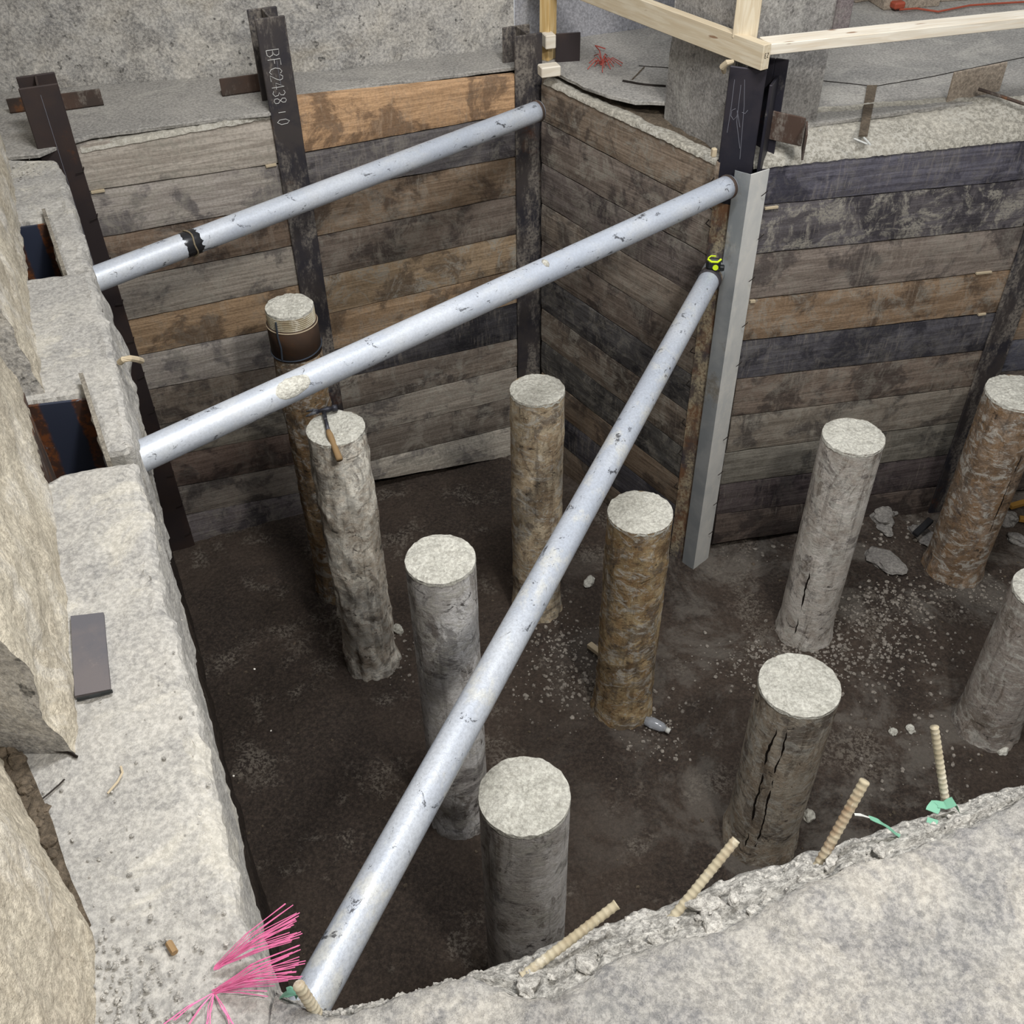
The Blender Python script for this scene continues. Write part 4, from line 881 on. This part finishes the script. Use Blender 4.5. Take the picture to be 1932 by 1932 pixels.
def block(px, py, z, dims, rz, mat, lab, name='wood_block', cat='wood block', grp=None):
    p = P(px, py, z); m_ = MB(); m_.bbox((-dims[0] / 2, -dims[1] / 2, 0), (dims[0], 0, 0), (0, dims[1], 0), (0, 0, dims[2]), .004)
    o = m_.build(name, mat, loc=p, rot=(0, 0, rz)); tag(o, lab, cat, grp); return o
block(1036, 142, .01, (.09, .06, .045), .3, M['lumber_pale'], 'pale wood offcut at the foot of the golden post')
bk_ = block(1033, 80, .22, (.05, .06, .06), .3, M['lumber_pale'], 'pale wood offcut nailed halfway up the golden post'); bk_.location = (q1.x + .012, q1.y - .075, Zat(1033, 90, q1.x, q1.y - .08))
block(1346, 296, -.03, (.02, .02, .035), .3, M['shim'], 'tiny pale wood wedge left of the corner pile')
m_ = MB(); m_.tube([P(1383, 116, .33), P(1372, 118, .33), P(1364, 126, .31), P(1366, 136, .28)], .012, 8, rad=[.007, .011, .013, .008]); tag(m_.build('foam_glob', M['shim']), 'cream blob hanging at the left of the guardrail corner', 'foam')
# dark steel and wood bits on the slab
def plate(px0, px1, h, mat, lab, name='steel_bracket', z=0.0, th=.01, grp=None, cat='bracket'):
    a, b = P(*px0, z), P(*px1, z); d = b - a; n = Vector((-d.y, d.x, 0)).normalized(); m_ = MB(); m_.bbox(a - Vector((0, 0, .01)), d, n * th, (0, 0, h), .002)
    o = m_.build(name, mat); tag(o, lab, cat, grp); return o
plate((1048, 118), (1094, 115), .135, M['pile_brown'], 'dark square steel stub on the slab right of the golden post', th=.008)
o = MB(); a = P(1446, 262); b = P(1512, 277)
o.bbox(a, b - a, Vector((0, .01, 0)), (0, 0, .11), .002); o.bbox(b, Vector((.008, 0, 0)), Vector((-.03, -.13, 0)), (0, 0, .10), .002)
tag(o.build('steel_bracket', M['rusty']), 'rusty steel angle half buried in grit right of the corner pile', 'bracket', 'rusty steel brackets on the slab beside the piles')
o = MB(); k = K.pt(k1 + .012, -.12, -.15); o.bbox(k, K.d * .012, K.n * .12, (0, 0, .36), .002); o.bbox(K.pt(k1 - .0, -.12, -.152), K.d * .05, K.n * .012, (0, 0, .42), .002)
tag(o.build('steel_plate', M['pile']), 'dark blue-black steel plate on the back of the corner pile', 'plate')
plate((1787, 193), (1886, 172), .13, M['ctn'], 'dusty board standing on edge on the right of the slab', 'board_offcut', cat='board')
o = MB(); o.tube([P(1846, 168, .05), P(1890, 182, .03), P(1940, 199, .01), P(2010, 215, .01)], .007, 8); tag(o.build('steel_rod', M['rusty']), 'thin brown rod slanting off the right edge of the slab', 'rod')
o = MB(); ga, gb = P(1645, 163, .002), P(1628, 258, .002); dv = (gb - ga); sv = Vector((.022, .0, 0)); o.add([ga - sv, ga + sv, gb + sv * .8, gb - sv * .8] + [q - Vector((0, 0, -.006)) for q in (ga - sv, ga + sv, gb + sv * .8, gb - sv * .8)], [(4, 7, 6, 5), (0, 1, 5, 4), (1, 2, 6, 5), (2, 3, 7, 6), (3, 0, 4, 7)])
tag(o.build('mortar_strip', M['soil']), 'narrow brown filled groove crossing the upper slab', 'joint')
for i, (q0, q1_) in enumerate((((1612, 262), (1636, 272)), ((1630, 260), (1642, 273)))):
    o = MB(); o.tube([P(*q0, .03), P(*q1_, .03)], .004, 6); tag(o.build('wood_splinter', M['white']), ['longer pale splinter on the grit at the groove end', 'shorter pale splinter touching the longer one'][i], 'splinter', 'pale splinters on the grit')
def crack(pts, r, lab, z=.002, mat='nail'):
    o = MB(); L = [P(*p, z) for p in pts]; out = []
    for i in range(len(L) - 1):
        for k in range(8): q = L[i].lerp(L[i + 1], k / 8); out.append(q + Vector((0, .004 * nz(q, 30), 0)))
    out.append(L[-1]); o.tube(out, r, 4); tag(o.build('trim_crack', M[mat]), lab, 'crack', kind='structure')
crack([(1545, 152), (1600, 157), (1650, 163), (1760, 144), (1932, 108)], .0018, 'thin crack across the upper right slab')
crack([(1205, 124), (1262, 128)], .0018, 'short crack left of the pier'); crack([(1193, 150), (1215, 127)], .004, 'short groove left of the pier', mat='soil'); crack([(1175, 153), (1215, 160), (1256, 163)], .006, 'dark groove running to the pier')
crack([(75, 1512), (96, 1494), (112, 1480), (122, 1470)], .002, 'crack in the near ledge below the wall chunk', .006); crack([(40, 1408), (66, 1403), (90, 1412), (128, 1420), (146, 1428)], .003, 'crack under the wall chunk end', .006)
# red string tangle
o = MB(); random.seed(5); c = P(1136, 122, .0)
for i in range(14):
    a = random.uniform(0, 6.28); l = random.uniform(.04, .12); o.tube([c + Vector((random.uniform(-.03, .03), random.uniform(-.03, .03), .004)), c + Vector((math.cos(a) * l * .5, math.sin(a) * l * .5, .03)), c + Vector((math.cos(a) * l, math.sin(a) * l, .004))], .0022, 5)
o.tube([c + Vector((0, 0, .01)), P(1131, 95, .04), P(1123, 86, .03), P(1142, 92, .01)], .003, 5)
tag(o.build('string_tangle', M['red']), 'tangle of red string on the slab behind the slanting wall', 'string')
# far items beyond the pier
for i, (x0, x1, yb) in enumerate(((1614, 1664, 6), (1666, 1772, 20), (1774, 1900, 4))):
    a = P(x0, yb); b = P(x1, yb - 8); o = MB(); d = b - a; n = Vector((-d.y, d.x, 0)).normalized(); o.bbox(a, d, n * .5, (0, 0, .22), .004)
    tag(o.build('timber_stack', M['ctn']), ['small dusty crate left of the long timber, at the top edge', 'long dusty timber beside the red plug at the top edge', 'farther dusty timber at the top right edge'][i], 'timber', 'dusty timbers at the top right edge')
o = MB(); p = P(1688, 20, .01); o.bbox(p, (.06, .02, 0), (-.02, .06, 0), (0, 0, .035), .008); root = o.build('plug', M['orange']); tag(root, 'orange-red plug on the floor below the dusty timber', 'plug')
o = MB(); o.tube([P(1698, 18, .02), P(1730, 16, .012), P(1770, 22, .012), P(1830, 10, .012), P(1890, 6, .012), P(1960, 2, .012)], .005, 8); tag(o.build('extension_cord', M['orange']), 'orange-red cord running along the top right floor', 'cord')

# ------------------------------------------------------------------ rebar, plastic, bristles on the near slab
def rebar(p0, p1, z0, z1, lab, r=.0078, bend=None):
    a, b = P(*p0, z0), P(*p1, z1); L = (b - a).length; N = int(L / .0022); pts = []; rad = []
    for i in range(N + 1):
        t = i / N; q = a.lerp(b, t)
        if bend: q += Vector(bend) * math.sin(PI * t)
        pts.append(q); rad.append(r * (1 + (.13 if (i % 5) < 2 else 0)))
    o = MB(); o.tube(pts, r, 12, rad=rad); tag(o.build('rebar_stub', M['rebar'], smooth=True), lab, 'rebar', 'dusty rebar stubs in the broken slab edge')
rebar((985, 1843), (1164, 1706), -.06, .0, 'rusty rebar stub lying low over the nearest column')
rebar((1258, 1745), (1389, 1584), -.07, .04, 'dusty rebar stub second from the left, pointing up right')
rebar((1537, 1645), (1632, 1473), -.08, .08, 'thick rebar stub beside the white and green strap', .0085)
rebar((1785, 1520), (1763, 1372), -.08, .08, 'slim rebar stub rising from the green plastic scraps', .0072)
rebar((598, 1912), (563, 1858), -.02, .06, 'short rebar stub beside the foot of the long strut', .0085)
def ribbon(pts, w, mat, name, lab, cat='plastic strip', grp=None, tilt=Vector((0, .3, 1))):
    V = []; Fc = []; L = [Vector(p) for p in pts]; out = []
    for i in range(len(L) - 1):
        for k in range(6): out.append(L[i].lerp(L[i + 1], k / 6))
    out.append(L[-1]); ww = w
    for i, p in enumerate(out):
        t = (out[min(i + 1, len(out) - 1)] - out[max(i - 1, 0)]).normalized(); s = t.cross(tilt).normalized(); w2 = ww * (1 + .5 * nz(p, 60)); V += [p - s * w2, p + s * w2, p - s * w2 + Vector((0, 0, .0012)), p + s * w2 + Vector((0, 0, .0012))]
    n = len(out)
    for i in range(n - 1):
        b = 4 * i; c = b + 4; Fc += [(b, c, c + 1, b + 1), (b + 2, b + 3, c + 3, c + 2), (b, b + 2, c + 2, c), (b + 1, c + 1, c + 3, b + 3)]
    Fc += [(0, 1, 3, 2), (4 * n - 4, 4 * n - 2, 4 * n - 1, 4 * n - 3)]
    o = obj(name, V, Fc, mat); tag(o, lab, cat, grp); return o
st = empty('plastic_strap', P(1660, 1560, -.05))
r1_ = ribbon([P(1612, 1537, .0), P(1625, 1538, .0), P(1640, 1543, -.01)], .003, M['white'], 'strap_end', None, None); r1_.parent = st; r1_.matrix_parent_inverse = st.matrix_world.inverted(); r1_['label'] = 'white end of the strap'
r1_.matrix_parent_inverse = Matrix.Translation(-Vector(st.location))
r2_ = ribbon([P(1640, 1543, -.01), P(1660, 1551, -.02), P(1680, 1565, -.04), P(1698, 1580, -.06), P(1712, 1592, -.07)], .007, M['green'], 'strap_body', None, None); r2_.parent = st; r2_.matrix_parent_inverse = Matrix.Translation(-Vector(st.location)); r2_['label'] = 'torn green body of the strap'
tag(st, 'torn white and green plastic strap right of the thick rebar', 'plastic strip')
ribbon([P(1758, 1532, -.05), P(1765, 1517, -.05), P(1782, 1520, -.05), P(1800, 1512, -.04), P(1806, 1528, -.06)], .012, M['green'], 'plastic_scrap', 'crumpled green plastic scrap around the slim rebar foot', 'plastic scrap')
ribbon([P(1746, 1578, -.06), P(1756, 1560, -.06), P(1760, 1545, -.06)], .009, M['green'], 'plastic_scrap', 'small green plastic scrap below the slim rebar foot', 'plastic scrap')
ribbon([P(530, 1880, -.01), P(545, 1872, .01), P(560, 1868, .0), P(556, 1880, -.01)], .009, M['green'], 'plastic_scrap', 'green plastic scrap by the foot of the long strut', 'plastic scrap')
# pink bristles
random.seed(11); br = empty('bristle_bundle', P(408, 1850, .01)); o = MB(); O = Vector(br.location)
k1_, k2_ = P(408, 1826, .01), P(404, 1872, .008)
tips = [(540, 1704), (552, 1712), (560, 1722), (563, 1727), (562, 1732), (560, 1738), (556, 1742), (552, 1748), (545, 1755), (568, 1760), (562, 1764), (553, 1768), (548, 1775), (566, 1782), (560, 1786), (564, 1790), (556, 1797), (548, 1800), (566, 1810), (578, 1816), (560, 1822), (556, 1828), (548, 1834), (563, 1838), (567, 1845), (552, 1842), (540, 1846), (535, 1850)]
for i, t in enumerate(tips):
    k = k1_ if i < 13 else k2_
    for q in range(2):
        tp = P(t[0] + random.uniform(-6, 4), t[1] + random.uniform(-5, 5), .06 + random.uniform(-.02, .03)); md = k.lerp(tp, .5) + Vector((random.uniform(-.006, .006), random.uniform(-.006, .006), .012)); o.tube([k - O + Vector((random.uniform(-.004, .004), random.uniform(-.004, .004), 0)), md - O, tp - O], .0007, 5)
for t in ((310, 1932), (330, 1925), (352, 1935), (386, 1932), (392, 1940), (436, 1932), (446, 1938), (500, 1870), (520, 1860), (500, 1880)):
    for q in range(2):
        tp = P(t[0] + random.uniform(-6, 6), t[1], .008); o.tube([k2_ - O, k2_.lerp(tp, .5) - O + Vector((random.uniform(-.004, .004), 0, .006)), tp - O], .0007, 5)
o.build('bristles', M['pink'], br); tag(br, 'bundle of bright pink bristles lying over the near edge of the ledge', 'bristles')
# rope curl over the left ledge
o = MB(); o.tube([P(226, 684, .0), P(233, 678, .02), P(245, 676, .02), P(258, 678, .0), P(267, 681, -.03)], .009, 8); tag(o.build('rope_stub', M['shim']), 'pale curl of rope sticking out over the middle ledge', 'rope')
o = MB(); o.tube([P(203, 1497, .006), P(222, 1475, .006), P(231, 1458, .006), P(228, 1446, .006)], .0022, 6); tag(o.build('wood_splinter', M['shim']), 'curved pale splinter on the near ledge', 'splinter')
o = MB(); o.tube([P(318, 1778, .006), P(330, 1798, .006)], .006, 6); tag(o.build('wood_splinter', M['handle']), 'short brown splinter on the near ledge', 'splinter')

# ------------------------------------------------------------------ rubble on the pit floor
def stone(px, py, r, sq, seed, mat, lab, dz=.02):
    p = P(px, py, Z0); z = floor_z(p.x, p.y); o = MB(); o.rock((p.x, p.y, z + r * sq[2] * .5), r, sq, seed, 3); tag(o.build('stone', mat, smooth=False), lab, 'stone', 'stones lying on the pit floor')
stone(1660, 990, .075, (1, .8, .6), 1, M['stone'], 'blue-grey broken chunk against the right-hand wall')
stone(1680, 975, .03, (1, .8, .8), 2, M['stone'], 'small pale stone beside the blue-grey chunk')
stone(1665, 1012, .04, (1.2, .8, .4), 3, M['stone'], 'crumbled grey piece below the blue-grey chunk')
stone(1742, 1018, .075, (.7, 1.2, .35), 4, M['stone'], 'long flat grey slab piece left of the grey pile')
stone(1668, 1068, .085, (1.3, .9, .35), 5, M['stone'], 'wide flat buried stone between the two right columns')
stone(1900, 985, .055, (1, .9, .7), 6, M['stone'], 'rounded stone right of the rust-brown column')
stone(1920, 1022, .05, (1.3, .7, .5), 7, M['stone'], 'angular stone at the right edge')
stone(1112, 1100, .035, (1, .8, .6), 8, M['cap'], 'white grout lump left of the middle column')
stone(1525, 1540, .03, (.8, .9, .8), 9, M['cap'], 'pale lump at the foot of the cracked column')
stone(750, 1190, .03, (.8, 1, .9), 10, M['cap'], 'grout lump beside the hammer column')
stone(1684, 1383, .02, (1, .9, .7), 11, M['cap'], 'small whitish stone near the right column foot'); stone(1717, 1378, .022, (1, .9, .7), 12, M['cap'], 'whitish stone right of the smaller one near the right column'); stone(1890, 1418, .026, (1, .9, .7), 13, M['cap'], 'white stone near the right edge of the pit floor')
o = MB(); p = P(1720, 1008, Z0 + .08); o.bbox(p, (.09, .06, .05), (.02, -.03, 0), (0, 0, .02), .003); tag(o.build('wood_scrap', M['tape_black']), 'black bent strip lying on the grey slab piece', 'scrap')
for i, (x, y, l, m_, lab) in enumerate(((1107, 1222, .11, 'shim', 'pale wood stub left of the middle column foot'), (1908, 962, .2, 'leather', 'yellow-brown wood strip at the right edge, farther'), (1922, 985, .2, 'leather', 'yellow-brown wood strip at the right edge, nearer'))):
    p = P(x, y, Z0 + .03); o = MB(); a = (-.9, .3, -.3)[i]; o.bbox(p, (l * math.cos(a), l * math.sin(a), .01), (-.03 * math.sin(a), .03 * math.cos(a), 0), (0, 0, .025), .002); tag(o.build('wood_scrap', M[m_]), lab, 'wood scrap')
p = P(1240, 1372, Z0 + .02); bt = empty('plastic_bottle', p); o = MB(); o.tube([(-.05, .03, .01), (-.02, .015, .012), (.02, -.01, .012), (.035, -.02, .01)], .022, 14, rad=[.02, .026, .022, .011]); o.build('body', M['foil'], bt, True); o = MB(); o.tube([(.036, -.021, .01), (.052, -.031, .008)], .013, 12); o.build('cap', M['white'], bt, True); tag(bt, 'crushed clear plastic bottle at the foot of the middle column', 'bottle')
# grit and pebbles: one uncountable scatter
random.seed(21); o = MB()
spots = [((1620, 1200), .20, .16, 520), ((1560, 1255), .3, .08, 300), ((1690, 1150), .15, .1, 200), ((1060, 1230), .10, .14, 240), ((1240, 1380), .09, .09, 110), ((1440, 1240), .18, .07, 140), ((1840, 1120), .18, .08, 160), ((1760, 1400), .25, .15, 90), ((1390, 1030), .16, .06, 90), ((1080, 1300), .16, .1, 160), ((760, 1230), .05, .1, 40), ((1700, 1010), .25, .08, 90)]
for (px, py), sx, sy, n in spots:
    c = P(px, py, Z0)
    for i in range(n):
        x = c.x + random.gauss(0, sx); y = c.y + random.gauss(0, sy); r = .004 + .010 * random.random() ** 3
        if min((x - k[0].location.x) ** 2 + (y - k[0].location.y) ** 2 - (k[1] + r) ** 2 for k in cols.values()) < 0: continue
        if y > 3.9 + .22 * max(0, x - .9) - .03 or x > 3.1: continue
        o.rock((x, y, floor_z(x, y) + r * .3), r, (1, .8, .6), i * .37 + px, 1)
M['peb'] = concrete('pale_pebbles', (126, 118, 108), (160, 152, 142), (98, 90, 82), None, sc=6, pits=0)
tag(o.build('gravel', M['peb']), 'pale gravel and crumbs scattered on the dark pit floor', 'gravel', kind='stuff')
o = MB(); random.seed(22)
for i in range(900):
    x = random.uniform(-2.1, 3.0); y = random.uniform(.9, 4.2); r = .003 + .008 * random.random() ** 4
    if min((x - k[0].location.x) ** 2 + (y - k[0].location.y) ** 2 - (k[1] + r) ** 2 for k in cols.values()) < 0 or x < -.45 * y + .1 - .2: continue
    if (Vector((x, y, 0)) - A.p).dot(A.n) < .03 and x < .2: continue
    if y > 3.85: continue
    o.rock((x, y, floor_z(x, y) + r * .25), r, (1, .8, .6), i * .37, 1)
tag(o.build('gravel', M['soil']), 'brown earth crumbs over the whole pit floor', 'gravel', kind='stuff')
# aggregate stones showing in the broken slab edge
o = MB(); random.seed(31)
for i in range(900):
    u = random.uniform(.02, .72); v = random.uniform(.05, .6); p = fbk(round(u * NX) / NX, v); a = fs(round(u * NX) / NX, 0); b = fbk(round(u * NX) / NX, .62)
    if (b - a).length < .09: continue
    r = .0022 + .0055 * random.random() ** 3; o.rock(p + Vector((random.uniform(-.003, .003), 0, -.35 * r)), r, (1, .9, .7), i, 1)
tag(o.build('aggregate', M['broken']), 'small stones set in the broken slab edge', 'aggregate', kind='stuff')
o = MB(); random.seed(33)
for (px, py), sx, sy, n in (((215, 1885), .07, .06, 240), ((255, 1560), .12, .2, 60), ((1540, 268), .13, .05, 160), ((1640, 262), .2, .05, 160), ((40, 325), .04, .05, 60), ((1180, 190), .0, .0, 1)):
    c = P(px, py, 0)
    for i in range(n):
        r = .0018 + .004 * random.random() ** 2; x_, y_ = c.x + random.gauss(0, sx), c.y + random.gauss(0, sy)
        if px > 1000 and ((Vector((x_, y_, 0)) - Cc.p).dot(Cc.n) > -.04 or x_ < 1.16): continue
        o.rock((x_, y_, (.012 if py < 300 and px > 1000 else .002) + r * .3), r, (1, .8, .6), i, 1)
tag(o.build('grit', M['broken']), 'loose crumbs on the ledge and upper slab', 'grit', kind='stuff')

# ------------------------------------------------------------------ light
w = bpy.data.worlds.new('world'); bpy.context.scene.world = w; w.use_nodes = True
w.node_tree.nodes['Background'].inputs[0].default_value = (.93, .96, 1.0, 1); w.node_tree.nodes['Background'].inputs[1].default_value = .60
def lamp(loc, aim, sx, sy, e, col=(1, .97, .92)):
    l = bpy.data.lights.new('ceiling_or_fill_lamp', 'AREA'); l.shape = 'RECTANGLE'; l.size = sx; l.size_y = sy; l.energy = e; l.color = col
    o = bpy.data.objects.new('ceiling_or_fill_lamp', l); C.objects.link(o); o.location = loc; o.rotation_euler = (Vector(aim) - Vector(loc)).to_track_quat('-Z', 'Y').to_euler(); return o
lamp((1.3, -.1, 2.9), (.6, 2.4, -1.5), .28, .28, 100)
lamp((.5, 2.0, 3.4), (.3, 2.8, 0), 1.4, .5, 135, (.97, .98, 1))  # fill lamp added over the pit to brighten boards and columns
sc = bpy.context.scene; sc.view_settings.view_transform = 'Standard'; sc.view_settings.look = 'None'; sc.view_settings.gamma = 1; sc.view_settings.exposure = 0.0; sc.view_settings.use_curve_mapping = False
